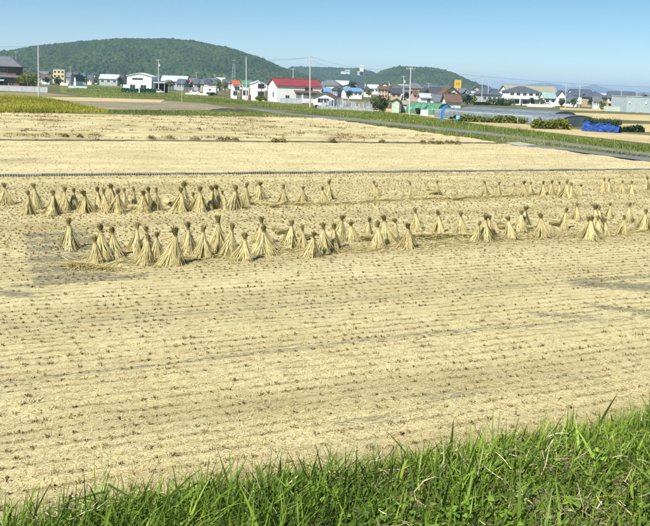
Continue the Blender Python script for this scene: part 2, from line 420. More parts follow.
# stubble rows
def stubble(name, v0, v1, u0_, u1_, du, dv, blades, hgt, keep, wid=.012):
    uu = np.arange(u0_, u1_, du); vv = np.arange(v0, v1, dv)
    U, Vv = np.meshgrid(uu, vv); U = U.ravel() + np.repeat(rng.uniform(0, du, len(vv)), len(uu)) + rng.normal(0, .025, U.size); Vv = Vv.ravel() + rng.normal(0, .013, Vv.size)
    x, y = xy(U, Vv).T
    vis = (np.abs(x / np.maximum(y, .1)) < .47) & keep(U, Vv)
    U, Vv = U[vis], Vv[vis]; n = len(U)
    z = fieldh(U, Vv)
    P0 = np.repeat(np.concatenate([xy(U, Vv), (z - .01)[:, None]], 1), blades, 0)
    nb = n * blades
    d, s = randdir(nb, .1, 1.15)
    base = P0 + d * np.array([1, 1, 0]) * .045
    clump = np.repeat(rng.uniform(-.3, .3, n) + np.clip((Vv - 24) / 70, 0, .2), blades)
    t = np.clip(rng.uniform(0, .75, nb) + clump, 0, 1)
    ln = hgt * rng.uniform(.6, 1.2, nb) * np.repeat(rng.choice([.35, .6, .8, 1.0, 1.2], n), blades)
    # face side vectors randomly so that tufts read from anywhere
    v_, f_, t_ = strips(base, d, s, ln, np.full(nb, wid) * rng.uniform(.7, 1.3, nb), np.zeros(nb), t, 1, .2)
    o = link(name, arr_mesh(name, v_, f_, t_), M_stub)
    return n, o
keep1 = lambda U, Vv: (strawband(U, Vv) + .5 * (fbm(U * .35, Vv * 1.2, 2) - .38) < .66 + .2 * rng.random(len(U))) & (rng.random(len(U)) < .95)
n1, o = stubble('rice_stubble', 8.6, 24, -1, 32, .175, .30, 15, .045, keep1, .017)
tag(o, 'short brown cut rice stubble in rows across the near field', 'stubble', kind='stuff')
n2, o = stubble('rice_stubble', 24, V_BOARD - .35, -1, 48, .18, .30, 9, .055, lambda U, Vv: keep1(U, Vv) , .03)
tag(o, 'brown cut rice stubble in rows around the straw sheaves', 'stubble', kind='stuff')
n3, o = stubble('rice_stubble', V_BOARD + .5, V_LEVEE - .3, -1, 47, .3, .34, 4, .05, lambda U, Vv: rng.random(len(U)) < .5, .03)
tag(o, 'fine pale stubble between the grey ridge board and the thin levee', 'stubble', kind='stuff')

# loose chopped straw
def litter(name, n, vlo, vhi, pw, lmin, lmax, wmin, wmax, dens=None, lift=.012):
    v = vlo + (vhi - vlo) * rng.random(n) ** pw
    x = rng.uniform(-.45, .45, n) * (v * 1.35 + 3); y = (v + x * math.sin(GA)) / math.cos(GA)
    u, vv = x * UA[0] + y * UA[1], x * VA[0] + y * VA[1]
    k = (rng.random(n) < (np.clip(.35 + 1.0 * strawband(u, vv), 0, 1) * np.clip(1.15 - 1.4 * soilf(u, vv), .12, 1)))
    u, vv = u[k], vv[k]; n = len(u)
    az = rng.uniform(0, 2 * math.pi, n); el = rng.normal(.05, .16, n)
    d = np.stack([np.cos(az) * np.cos(el), np.sin(az) * np.cos(el), np.sin(el)], -1)
    s = np.stack([-np.sin(az), np.cos(az), rng.normal(0, .3, n)], -1)
    p = np.concatenate([xy(u, vv), (fieldh(u, vv) + rng.uniform(.004, lift * 2, n))[:, None]], 1)
    L = rng.uniform(lmin, lmax, n)
    v_, f_, t_ = strips(p, d, s, L, rng.uniform(wmin, wmax, n), L * rng.uniform(-.1, .15, n), np.clip(rng.normal(.62, .28, n), 0, 1), 2, .3)
    return link(name, arr_mesh(name, v_, f_, t_), M_straw)
tag(litter('loose_straw', 150000, 8.4, 22, 1.2, .03, .12, .003, .007), 'loose chopped straw strewn over the near field', 'straw', kind='stuff')
tag(litter('loose_straw', 60000, 22, V_BOARD - .4, 1.0, .1, .35, .008, .016), 'loose straw strewn around the rows of sheaves', 'straw', kind='stuff')

# windrows of heavier loose straw along the two rows of sheaves
def windrow(name, pl, n, w, hgt, label, amp=1.0, tm=.62):
    pl = np.array(pl); seg = np.linalg.norm(np.diff(pl, axis=0), axis=1); cs = np.concatenate([[0], np.cumsum(seg)])
    s = rng.uniform(0, cs[-1], n); u = np.interp(s, cs, pl[:, 0]); v = np.interp(s, cs, pl[:, 1]) 
    th = fbm(u * .6, v * 0 + 3, 3)
    off = rng.normal(0, 1, n); v = v + off * w * (.5 + th) + (vnoise(u * .35, v * 0) - .5) * .5 * amp
    az = rng.normal(GA, .55, n) + math.pi * (rng.random(n) < .5); el = rng.normal(.06, .15, n)
    d = np.stack([np.cos(az) * np.cos(el), np.sin(az) * np.cos(el), np.sin(el)], -1)
    sd_ = np.stack([-np.sin(az), np.cos(az), rng.normal(0, .4, n)], -1)
    z = fieldh(u, v) + np.maximum(hgt * (.3 + 1.4 * th) * (1 - np.minimum(np.abs(off), 1.5) / 1.5), .01) * rng.random(n) ** .6
    L = rng.uniform(.25, .7, n)
    v_, f_, t_ = strips(np.concatenate([xy(u, v), z[:, None]], 1) - d * (L / 2)[:, None], d, sd_, L, rng.uniform(.010, .02, n), L * rng.uniform(-.1, .2, n), np.clip(rng.normal(tm, .24, n), 0, 1), 2, .3)
    return tag(link(name, arr_mesh(name, v_, f_, t_), M_straw), label, 'straw', kind='stuff')
windrow('straw_windrow', gpts([(225, 206), (330, 206), (375, 203), (420, 201), (482, 199), (560, 196)]), 5000, .16, .10, 'long flattened windrow of straw along the back row of sheaves')
windrow('straw_windrow', gpts([(60, 266), (160, 262), (330, 252), (480, 241), (650, 232)]), 3500, .35, .03, 'thin scattered straw trodden along the front row of sheaves', tm=.5)
windrow('straw_windrow', gpts([(405, 240), (440, 238), (482, 238)]), 2200, .16, .16, 'low brown straw heap between front row sheaves, right of centre', tm=.6)
windrow('straw_windrow', gpts([(72, 268), (98, 268), (118, 272)]), 900, .13, .13, 'flat straw heap in front of the leftmost front sheaves', tm=.7)

# ------------------------------------------------------------------ foreground grass on the bank
def bank_pts(n, u0_, u1_, v0, v1):
    u = rng.uniform(u0_, u1_, n); v = rng.uniform(v0, v1, n); return u, v
def grass(name, n, u0_, u1_, v0, v1, lmin, lmax, wmin, wmax, mat, tm, tilt, bendf, dens=None):
    u, v = bank_pts(n, u0_, u1_, v0, v1)
    if dens is not None:
        k = rng.random(n) < dens(u, v); u, v = u[k], v[k]; n = len(u)
    d, s = randdir(n, 0.02, tilt)
    d[:, 0] += .12; d = unit(d)
    cl = fbm(u * 1.3, v * 1.6, 3)
    L = rng.uniform(lmin, lmax, n) ** 1.0 * (.55 + .9 * cl)
    az = rng.uniform(0, 2 * math.pi, n); s2 = np.stack([np.cos(az), np.sin(az), rng.normal(0, .15, n)], -1)
    s = unit(s2 - d * np.sum(s2 * d, 1, keepdims=True))
    hv = unit(np.stack([d[:, 0], d[:, 1], -.55 * np.ones(n)], -1))
    z = bank_z(v) - .01
    t = np.clip(rng.normal(tm, .2, n) + (fbm(u * .8 + 9, v * .8, 3) - .47) * .7, 0, 1)
    v_, f_, t_ = strips(np.concatenate([xy(u, v), z[:, None]], 1), d, s, L, rng.uniform(wmin, wmax, n), L * rng.uniform(0, bendf, n), t, 4, 1.0, hv)
    return link(name, arr_mesh(name, v_, f_, t_, True), mat)
bdens = lambda u, v: np.clip(.35 + 1.5 * (fbm(u * 1.1, v * 1.4, 3) - .3), .12, 1)
tag(grass('bank_grass', 56000, -2.5, 9.5, 2.6, V_CREST + .5, .10, .36, .006, .017, M_blade, .47, .85, .75, bdens), 'green grass blades covering the bank in the foreground', 'grass', kind='stuff')
tag(grass('crest_grass', 2200, -2.5, 9.5, V_CREST - .75, V_CREST + .3, .2, .48, .009, .019, M_blade, .42, .5, .5), 'longer grass blades along the crest of the bank', 'grass', kind='stuff')
tag(grass('slope_grass', 9000, -2, 14, V_CREST + .5, V_TOE - .4, .1, .3, .006, .014, M_brownweed, .5, .7, .4, lambda u, v: np.clip(.35 + (fbm(u, v, 3) - .4) * 2, .05, 1)), 'withered brown grass down the far side of the bank', 'grass', kind='stuff')
tag(grass('broad_grass', 2600, -2.5, 9.5, 2.6, V_CREST + .1, .22, .5, .016, .03, M_blade, .45, .6, .7, bdens), 'broader dark and light grass blades scattered over the bank', 'grass', kind='stuff')
tag(grass('toe_weeds', 16000, -2, 16, V_TOE - .3, V_TOE + 1.7, .1, .36, .006, .016, M_brownweed, .55, .7, .5, lambda u, v: np.clip((V_TOE + 1.45 + 1.2 * (fbm(u * .7, v, 3) - .5) - v) * .9, 0, 1)), 'withered brown weeds fringing the field at the foot of the bank', 'weeds', kind='stuff')
# dead stalks lying in the grass
n = 20000; u, v = bank_pts(n, -1.5, 9, 2.8, V_CREST + .1)
k = rng.random(n) < np.clip((fbm(u * 1.2 + 40, v * 1.5, 3) - .46) * 4 + .04 + .75 * np.exp(-((u - 3.3) / .9) ** 2 - ((v - 4.6) / .5) ** 2), .03, 1); u, v = u[k], v[k]; n = len(u)
az = rng.uniform(0, 2 * math.pi, n); el = rng.normal(.15, .3, n)
d = np.stack([np.cos(az) * np.cos(el), np.sin(az) * np.cos(el), np.sin(el)], -1); s = unit(np.stack([-np.sin(az), np.cos(az), rng.normal(0, .5, n)], -1))
L = rng.uniform(.03, .2, n)
v_, f_, t_ = strips(np.concatenate([xy(u, v), (bank_z(v) + rng.uniform(.02, .16, n))[:, None]], 1), d, s, L, rng.uniform(.003, .009, n), L * rng.uniform(-.4, .5, n), np.clip(rng.normal(.5, .28, n), 0, 1), 3, .35)
tag(link('dead_stalks', arr_mesh('dead_stalks', v_, f_, t_), M_dry), 'pale dead stalks tangled in the bank grass', 'dry grass', kind='stuff')
# small round ground-cover leaves
n = 5000; u, v = bank_pts(n, -1.5, 9, 2.8, V_CREST)
k = rng.random(n) < np.clip((fbm(u * 1.6 + 80, v * 1.6, 3) - .42) * 5, 0.02, 1); u, v = u[k], v[k]; n = len(u)
d, s = randdir(n, .7, 1.5); L = rng.uniform(.018, .05, n)
v_, f_, t_ = strips(np.concatenate([xy(u, v), (bank_z(v) + rng.uniform(.02, .15, n))[:, None]], 1), d, s, L, L * .9, L * .2, np.clip(rng.normal(.45, .25, n), 0, 1), 2, .6)
tag(link('ground_cover', arr_mesh('ground_cover', v_, f_, t_, True), M_leaf_lime), 'small leafy ground cover among the bank grass', 'ground cover', kind='stuff')

ORD = ['first', 'second', 'third', 'fourth', 'fifth', 'sixth', 'seventh', 'eighth', 'ninth', 'tenth', 'eleventh', 'twelfth', 'thirteenth', 'fourteenth', 'fifteenth', 'sixteenth', 'seventeenth', 'eighteenth', 'nineteenth', 'twentieth']
TENS = {2: 'twenty', 3: 'thirty', 4: 'forty', 5: 'fifty', 6: 'sixty'}
def ordw(i):
    if i < 20: return ORD[i]
    t, r_ = divmod(i + 1, 10)
    return TENS[t] + '-' + ORD[r_ - 1] if r_ else {2: 'twentieth', 3: 'thirtieth', 4: 'fortieth', 5: 'fiftieth', 6: 'sixtieth'}[t]

# tall single stems standing over the bank
def stem_from(px_b, py_b, px_t, py_t, name, label, w, mat, leaves, tint):
    v_ray = P(px_b, py_b, Z_SH)
    base = np.array(v_ray); 
    for _ in range(8):                           # drop onto the bank surface
        zz = float(bank_z(uv(base)[1])); base = P(px_b, py_b, zz)
    dist = base[1]; top = at(px_t, dist, py_t)
    root = empty(name, base); tag(root, label, 'grass', 'tall stems along the crest of the bank')
    vec = top - base; L = float(np.linalg.norm(vec)); d = vec / L
    def strip(nm, b0, dr, ln, wd, bend, tn):
        s_ = unit(np.cross(dr, [0, 1, .2])); hv = unit(np.array([dr[0] + .01, .2, -.7]))
        a = strips(b0[None], dr[None], s_[None], np.array([ln]), np.array([wd]), np.array([bend]), np.array([tn]), 7, 1.0, hv[None])
        V2, F2, T2 = a
        # fold the blade into a shallow V
        V2 = V2.reshape(-1, 2, 3); mid = V2.mean(1, keepdims=True) + np.array([0, -.25, 0]) * np.linalg.norm(V2[:, 1] - V2[:, 0], axis=1)[:, None, None]
        V3 = np.concatenate([V2[:, :1], mid, V2[:, 1:]], 1).reshape(-1, 3); ns = len(V2)
        F3 = [[3 * i + j, 3 * i + j + 1, 3 * i + j + 4, 3 * i + j + 3] for i in range(ns - 1) for j in (0, 1)]
        link(nm, arr_mesh(nm, V3, np.array(F3), np.full(len(V3), tn), True), mat, root)
    strip('blade', np.zeros(3), d, L, w, L * .12, tint)
    for (f, ax, az_, ln) in leaves:
        dr = unit(np.array([ax, -.1, az_])); strip('blade', d * L * f, dr, ln, w * .9, ln * .5, min(1, tint + .1))
stems = [((598, 428), (617, 388), 'dark broad grass blade leaning right, tallest at the right of the bank', .035, M_blade, [], .08),
         ((572, 432), (574, 402), 'upright dark grass blade just left of the tallest leaning blade', .022, M_blade, [], .12),
         ((566, 440), (569, 399), 'thin green blade on the crest, right of the centre of the bank', .02, M_blade, [], .45),
         ((450, 458), (454, 413), 'dark upright blade on the crest beside pale dead stalks', .028, M_blade, [], .1),
         ((412, 462), (388, 426), 'long thin dark blade leaning left at mid crest', .018, M_blade, [], .12),
         ((362, 455), (376, 437), 'short thin dark stem leaning right at mid crest', .014, M_blade, [], .1),
         ((268, 505), (256, 458), 'upright green blade standing apart on the crest, left of centre', .026, M_blade, [(.3, -.6, .8, .16)], .35),
         ((274, 500), (271, 455), 'pointed green blade right beside the upright blade left of centre', .02, M_blade, [], .5),
         ((345, 480), (325, 437), 'slender arching blade bending left over the straw field', .014, M_blade, [(.4, .5, .7, .2)], .4),
         ((92, 526), (110, 480), 'weed stem with a knobbly top and drooping blades, at left', .02, M_blade, [(.9, .8, -.35, .30), (.75, -.9, -.2, .3), (.6, .9, .05, .28), (.5, -.8, .4, .22)], .15),
         ((62, 526), (72, 484), 'pair of curved dark blades leaning right near the left corner', .024, M_blade, [(.1, .1, 1, .3)], .06),
         ((30, 526), (50, 474), 'tall dark blade leaning right near the left edge', .02, M_blade, [], .1),
         ((4, 526), (20, 492), 'dark blade leaning right at the very left edge', .018, M_blade, [(.2, .3, .9, .25)], .2),
         ((190, 520), (158, 488), 'broad blade bent left over the bank edge, left of centre', .03, M_blade, [], .15)]
for (bx, by), (tx, ty), lab, w, mt_, lv, tn in stems:
    stem_from(bx, by, tx, ty, 'grass_stem', lab, w, mt_, lv, tn)

# broad-leaved weeds
def weed(px, py, size, nl, label):
    zz = Z_SH; p = P(px, py, zz); root = empty('leafy_weed', p); tag(root, label, 'weed', 'leafy weeds in the bank grass')
    b_ = MB().tube([(0, 0, -.02), (0, 0, .1 * size / .1)], [.004, .003], 5)
    me = b_.build('stem', plain('weed_stem', (.12, .2, .04), .6), root)
    for i in range(nl):
        az = 2 * math.pi * i / nl + random.uniform(-.3, .3); el = random.uniform(.05, .45); L = size * random.uniform(.8, 1.15); n_ = 7
        V_, F_ = [], []
        for k_ in range(n_):
            t = k_ / (n_ - 1); w = L * .26 * math.sin(math.pi * min(1, t * .93 + .05)) ** .8
            for s_ in (-1, 0, 1):
                r_ = L * t; z = r_ * math.sin(el) - .35 * L * t * t + (.12 * w if s_ else 0)
                V_.append((r_ * math.cos(az) - s_ * w * math.sin(az), r_ * math.sin(az) + s_ * w * math.cos(az), .1 * size / .1 * random.choice([1, 1]) * .95 + z))
        for k_ in range(n_ - 1):
            for j in (0, 1): F_.append((k_ * 3 + j, k_ * 3 + j + 1, k_ * 3 + j + 4, k_ * 3 + j + 3))
        link('leaf', arr_mesh('leaf', np.array(V_), np.array(F_), np.full(len(V_), random.uniform(.45, .9)), True), M_leaf_lime, root)
weed(571, 514, .10, 5, 'bright yellow green broad-leaved weed low in the bank grass at right')
weed(452, 523, .085, 6, 'leafy green weed at the bottom edge, centre right')
weed(503, 525, .08, 5, 'bright green weed at the bottom edge between two others')
weed(556, 474, .07, 5, 'small lime green weed in the grass beside a bent dead stalk')
weed(132, 522, .07, 5, 'small lime green weed at the lower left of the bank')
# a few large dead stalks
def stalk(pts, label):
    base = P(*pts[0], Z_SH + .05); w = [Vector(at(px, base[1] + .02 * i, py) - base) for i, (px, py) in enumerate(pts)]
    root = MB().tube(w, [.003 + .002 * (i % 2) for i in range(len(w) - 1)] + [.0015], 5).build('dead_stalk', plain('pale_stalk', (.52, .44, .29), .7, .4, 40))
    root.location = base; tag(root, label, 'dry grass', 'pale dead stalks in the bank grass')
stalk([(540, 478), (546, 464), (549, 449), (553, 440), (545, 452)], 'pale dead stalk bent sharply at its tip, right of centre')
stalk([(428, 508), (416, 500), (414, 492), (424, 481), (434, 477), (440, 478)], 'pale dead stalk curled like a hook low in the bank')
stalk([(474, 472), (463, 459), (456, 446), (459, 438)], 'arched pale dead stalk near the middle of the crest')
stalk([(482, 486), (478, 474), (482, 455), (484, 443)], 'pale jointed dead stalk rising right of the arched one')
stalk([(444, 480), (444, 460), (443, 441)], 'straight upright pale dead stalk on the crest')
stalk([(70, 520), (85, 512), (98, 508), (108, 500)], 'long pale dead stalk lying across the left of the bank')

# ------------------------------------------------------------------ straw sheaves
def sheaf_variant(seed, width, legs):
    g = np.random.default_rng(seed); Rb = width / 2; neck = .745
    ph = g.uniform(0, 6.28); n = 300
    leg = ph + 2 * math.pi * (np.arange(legs) + g.uniform(-.18, .18, legs)) / legs
    legr = g.uniform(.8, 1.1, legs); wl_ = g.integers(0, legs, n)
    th = np.where(g.random(n) < .82, leg[wl_] + g.normal(0, .27, n), g.uniform(0, 2 * math.pi, n))
    rb = Rb * legr[wl_] * g.uniform(.55, 1.05, n) * (1 + .18 * (g.random(n) < .06))
    th0 = th + g.normal(0, .5, n); k5 = np.linspace(0, 1, 6); V2 = np.zeros((n, 6, 2, 3))
    wd = g.uniform(.007, .02, n); zb = np.where(g.random(n) < .2, g.uniform(.05, .25, n), g.uniform(-.03, .04, n)); pw_ = g.uniform(1.15, 2.0, n); r00 = g.uniform(.012, .05, n)
    for i, t in enumerate(k5):                   # from the tie down to the foot
        a = th0 + (th - th0) * t ** .6; r_ = r00 + (rb - r00) * t ** pw_
        c = np.stack([r_ * np.cos(a), r_ * np.sin(a), neck + (zb - neck) * t], -1)
        s_ = np.stack([-np.sin(a), np.cos(a), np.zeros(n)], -1) * (wd * (.45 + .55 * math.sin(math.pi * min(t + .12, .9))) * .5)[:, None]
        V2[:, i, 0] = c - s_; V2[:, i, 1] = c + s_
    F_ = ((np.arange(n) * 12)[:, None, None] + np.array([[2 * i, 2 * i + 1, 2 * i + 3, 2 * i + 2] for i in range(5)])[None]).reshape(-1, 4)
    V_ = V2.reshape(-1, 3); T_ = np.repeat(np.clip(g.normal(.72, .2, n), 0, 1), 12)
    # inner core keeps it opaque
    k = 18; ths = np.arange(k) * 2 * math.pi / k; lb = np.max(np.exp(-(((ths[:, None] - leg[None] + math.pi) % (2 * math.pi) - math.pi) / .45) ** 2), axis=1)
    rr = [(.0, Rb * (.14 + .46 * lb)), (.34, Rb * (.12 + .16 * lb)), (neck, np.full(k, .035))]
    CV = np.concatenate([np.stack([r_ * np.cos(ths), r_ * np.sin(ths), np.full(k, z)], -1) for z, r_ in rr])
    CF = np.array([[i * k + j, i * k + (j + 1) % k, (i + 1) * k + (j + 1) % k, (i + 1) * k + j] for i in range(2) for j in range(k)])
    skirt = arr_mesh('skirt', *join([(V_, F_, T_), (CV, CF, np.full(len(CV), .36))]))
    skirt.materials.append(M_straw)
    # bushy top
    n = 120; th = g.uniform(0, 2 * math.pi, n); fl = g.uniform(.0, g.uniform(.32, .6), n)
    d = np.stack([np.cos(th) * np.sin(fl), np.sin(th) * np.sin(fl), np.cos(fl)], -1)
    base = np.stack([.035 * np.cos(th) * g.random(n), .035 * np.sin(th) * g.random(n), np.full(n, neck - .005)], -1)
    s = np.stack([-np.sin(th), np.cos(th), np.zeros(n)], -1); L = g.uniform(.13, .28, n); d = unit(d + np.array([g.normal(0, .16), g.normal(0, .16), 0]))
    a = strips(base, d, s, L, g.uniform(.012, .026, n), L * g.uniform(-.05, .25, n), np.clip(g.normal(.42, .25, n), 0, 1), 3, .35)
    rr = [(neck - .01, .03), (neck + .08, .055), (neck + .17, .06)]; k = 8; ths = np.arange(k) * 2 * math.pi / k
    CV = np.concatenate([np.stack([r_ * np.cos(ths), r_ * np.sin(ths), np.full(k, z)], -1) for z, r_ in rr] + [np.array([[0, 0, neck + .16]])])
    CF = np.array([[i * k + j, i * k + (j + 1) % k, (i + 1) * k + (j + 1) % k, (i + 1) * k + j] for i in range(2) for j in range(k)] + [[2 * k + j, 2 * k + (j + 1) % k, 3 * k, 3 * k] for j in range(k)][:0])
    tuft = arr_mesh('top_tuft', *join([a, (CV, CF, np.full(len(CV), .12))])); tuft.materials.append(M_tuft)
    mb = MB(); mb.tube([(.052 * math.cos(t), .052 * math.sin(t), neck + .012 * math.sin(t + 1)) for t in np.linspace(0, 2 * math.pi, 13)], .012, 5)
    to = mb.build('tie_band', plain('straw_tie', (.33, .25, .12), .8, .3, 20)); tie = to.data; bpy.data.objects.remove(to)
    return skirt, tuft, tie
VARS = {'wide': [sheaf_variant(s, 1.0, l) for s, l in ((1, 4), (2, 5), (3, 4), (4, 3))],
        'mid': [sheaf_variant(s, .8, l) for s, l in ((11, 3), (12, 4), (13, 3), (14, 5), (15, 4), (16, 4), (17, 2), (18, 3), (19, 5))],
        'slim': [sheaf_variant(s, .64, l) for s, l in ((21, 3), (22, 3), (23, 4), (24, 2), (25, 5))]}
def sheaf(base, h, lean, fallen, label, size, group, wscale=1.0):
    skirt, tuft, tie = random.choice(VARS[size])
    root = empty('straw_sheaf', base)
    spin = random.uniform(0, 6.28)
    Mx = Matrix.Rotation(lean, 3, 'Y') @ Matrix.Rotation(random.uniform(-.14, .1), 3, 'X') @ Matrix.Rotation(spin, 3, 'Z')
    if fallen is not None:
        Mx = Matrix.Rotation(fallen, 3, 'Z') @ Matrix.Rotation(R(80), 3, 'X') @ Matrix.Rotation(spin, 3, 'Z')
    root.rotation_euler = Mx.to_euler(); root.scale = (h * wscale * random.uniform(.82, 1.15), h * wscale * random.uniform(.82, 1.15), h)
    for nm, me in (('skirt', skirt), ('top_tuft', tuft), ('tie_band', tie)): link(nm, me, None, root)
    tag(root, label, 'straw sheaf', group); return root
# base x, base y, top x, top y, size
BACK = [(6, 206, 5, 184, 'mid'), (28.5, 216, 28, 192, 'mid'), (37, 211, 32, 184, 'mid'), (52.5, 217, 53.5, 192.5, 'mid'), (64, 212.5, 64.5, 188, 'mid'), (85.5, 214.5, 85, 191, 'mid'),
        (99, 212, 98.5, 188, 'mid'), (105, 213, 104, 190, 'mid'), (112, 208, 112, 185, 'mid'), (117, 214.5, 117.5, 190, 'wide'), (125, 210, 123.5, 189.5, 'mid'), (134, 208, 134.5, 188.5, 'slim'),
        (143, 214.5, 144, 192, 'mid'), (156.5, 213, 157, 189, 'mid'), (183, 209, 184, 183, 'mid'), (181, 213, 182, 189, 'mid'), (193, 212, 194, 193, 'mid'), (200, 213, 200, 187, 'mid'),
        (211, 211, 213, 187, 'slim'), (226, 212, 221, 192, 'mid'), (235, 211, 236.5, 187, 'mid'), (246.5, 207, 246.5, 184, 'slim'), (260, 201, 260, 183, 'mid'), (283.5, 206, 283.5, 186, 'mid'),
        (302, 204, 303, 188, 'mid'), (323.5, 205, 321.5, 188, 'mid'), (329, 201, 328.5, 181.5, 'slim'), (375, 197, 373.5, 182, 'slim'), (378, 197.5, 375.5, 186, 'slim'), (411, 198, 409.5, 183, 'slim'), (437.5, 196, 436.5, 181.5, 'slim'),
        (485, 197, 484.5, 182, 'slim'), (498, 197.5, 498.5, 183, 'slim'), (512.5, 197.5, 515, 184, 'slim'), (523.5, 198.5, 523, 182, 'slim'), (543, 197, 543, 182, 'mid'), (551, 196, 551, 181, 'slim'),
        (566, 199, 567, 181.5, 'mid'), (571, 200, 572, 183.5, 'mid'), (579, 197, 582.5, 185, 'mid'), (602, 193, 604, 178.5, 'mid'), (621, 195, 622.5, 181.5, 'mid'), (646, 191, 647.5, 178, 'slim'), (609, 194, 608, 180, 'slim'), (631, 196, 631.5, 182, 'slim'), (560, 197, 559, 182.5, 'slim'), (530, 196, 531, 183, 'slim'), (73.5, 211, 74, 190, 'mid'), (148, 210, 149.5, 188, 'slim'), (217, 209, 217, 186, 'slim')]
FRONT = [(72, 251, 68, 220.5, 'mid'), (95.5, 266, 95, 236, 'mid'), (102, 259, 100, 224, 'mid'), (114.5, 258, 111.5, 228, 'mid'), (134, 253, 138.5, 224, 'mid'), (146.5, 252, 147, 227, 'mid'), (145, 265, 149.5, 234, 'wide'),
         (172, 265, 179, 225, 'wide'), (188.5, 255, 188.5, 223, 'mid'), (203, 258, 203, 225, 'mid'), (217, 252, 219.5, 217, 'mid'), (229, 256, 234, 224, 'mid'), (244, 261, 246, 232, 'mid'),
         (262, 248, 261, 219, 'mid'), (264, 254, 264, 225, 'wide'), (291, 249, 291.5, 221, 'mid'), (312, 258, 313.5, 231, 'wide'), (323.5, 254, 323, 223, 'mid'),
         (339, 242, 343.5, 215, 'mid'), (352, 242.5, 350, 222, 'mid'), (367, 240, 370, 219, 'slim'), (378, 248, 377, 221, 'mid'), (386, 244, 383, 215, 'mid'), (407.5, 249, 408, 223, 'mid'), (417, 233, 414, 210, 'slim'),
         (439.5, 235, 437, 211, 'mid'), (460, 234, 460.5, 213, 'mid'), (476, 242, 480, 221, 'mid'), (486, 241, 484.5, 214, 'mid'), (509.5, 239, 508, 217, 'mid'), (524.5, 231, 525, 207, 'slim'), (542, 238, 540.5, 214, 'mid'),
         (563, 230, 567, 208, 'mid'), (576, 223, 577, 205, 'slim'), (594.5, 230, 594.5, 205, 'mid'), (590, 241, 592, 217, 'mid'), (607, 236, 604.5, 219, 'slim'), (609, 220, 610, 204.5, 'slim'), (622, 235, 625, 216, 'mid'),
         (629.5, 225, 629.5, 204, 'slim'), (644, 231, 647, 210, 'mid'), (521, 233, 521.5, 211, 'slim'), (598, 238, 597.5, 216, 'mid'), (586, 237, 588, 218, 'mid'), (600, 228, 599, 207, 'mid'), (490, 238, 489, 216, 'mid'), (395, 243, 396, 219, 'slim'), (303, 250, 302, 226, 'slim'), (157, 259, 156, 233, 'mid'), (335, 250, 333, 224, 'slim')]
for rows_, rname in ((BACK, 'back'), (FRONT, 'front')):
    rows_.sort(key=lambda r_: r_[0])
    for i, (bx, by, tx, ty, size) in enumerate(rows_):
        p = P(bx, by); dist = p[1]; uu_, vv_ = uv(p); p[2] = float(fieldh(uu_, vv_)) - .01
        h = (by - ty) * dist / FPX * 1.04
        lean = math.atan2(tx - bx, by - ty) * .8 - ROLL
        w = {'wide': 'wide straw sheaf', 'mid': 'straw sheaf', 'slim': 'slim straw sheaf'}[size]
        w += ' leaning right' if lean > .07 else (' leaning left' if lean < -.1 else ' upright')
        sheaf(p, h, lean, None, f'{w}, {ordw(i)} from left in the {rname} row', size, f'straw sheaves of the {rname} row', random.uniform(1.0, 1.3))
FALL = [(73, 207, .8, 'between the fifth and sixth sheaves of the back row'), (168, 207, .3, 'with dark end showing at the large back row gap'), (243, 200, 1.2, 'behind the back row, left of centre'),
        (269, 209, 1.6, 'in front of the back row, left of centre'), (275, 238, 2.2, 'behind the front row, left of centre'), (426.5, 196, 1.4, 'in the back row at the middle gap, left one'), (452, 202, 1.5, 'in the back row at the middle gap, right one'),
        (498, 231, 1.7, 'between the front row sheaves, right of centre'), (519, 232, 1.3, 'between two slim front row sheaves'), (549, 228, 1.5, 'in the right part of the front row'), (361, 242, 1.3, 'low among the front row sheaves at mid picture'),
        (299, 243, 2.0, 'half hidden beside an upright sheaf of the front row'), (131, 211, 1.1, 'low behind the wide-skirted back row sheaf')]
for bx, by, a, lab in FALL:
    p = P(bx, by); p[2] = .16; 
    sheaf(p, .72, 0, a, f'fallen straw bundle lying {lab}', 'slim', 'fallen straw bundles', 1.0)

# ------------------------------------------------------------------ ridge board (corrugated sheets)
M_board = plain('grey_plastic', (.12, .125, .105), .7, .45, 2.0, .15)
def corrugated():
    n = 60; V_, F_ = [], []
    for i in range(n + 1):
        x = 1.2 * i / n; y = .022 * math.sin(x / .12 * 2 * math.pi)
        for z in (-.05, .2):
            V_.append((x, y - .004, z)); V_.append((x, y + .004, z))
    for i in range(n):
        a, c = 4 * i, 4 * i + 4
        F_ += [(a, c, c + 2, a + 2), (a + 1, a + 3, c + 3, c + 1), (a + 2, c + 2, c + 3, a + 3)]
    me = arr_mesh('panel', np.array(V_), np.array(F_), None, True); me.materials.append(M_board); return me
pm = corrugated()
root = empty('ridge_board', (*xy(-12, V_BOARD - .1), 0), GA)
tag(root, 'long low grey corrugated ridge board crossing the whole stubble field', 'board')
for i in range(56):
    o = link('panel', pm, None, root); o.location = (1.215 * i, random.uniform(-.04, .04), random.uniform(-.035, .02)); o.rotation_euler = (random.uniform(-.25, .2), random.uniform(-.018, .018), random.uniform(-.03, .03))
    if i % 2 == 0: MB().box(1.215 * i - .015, 1.215 * i + .015, -.05, -.02, -.1, .26).build('stake', plain('stake_wood', (.25, .2, .13), .8), root)

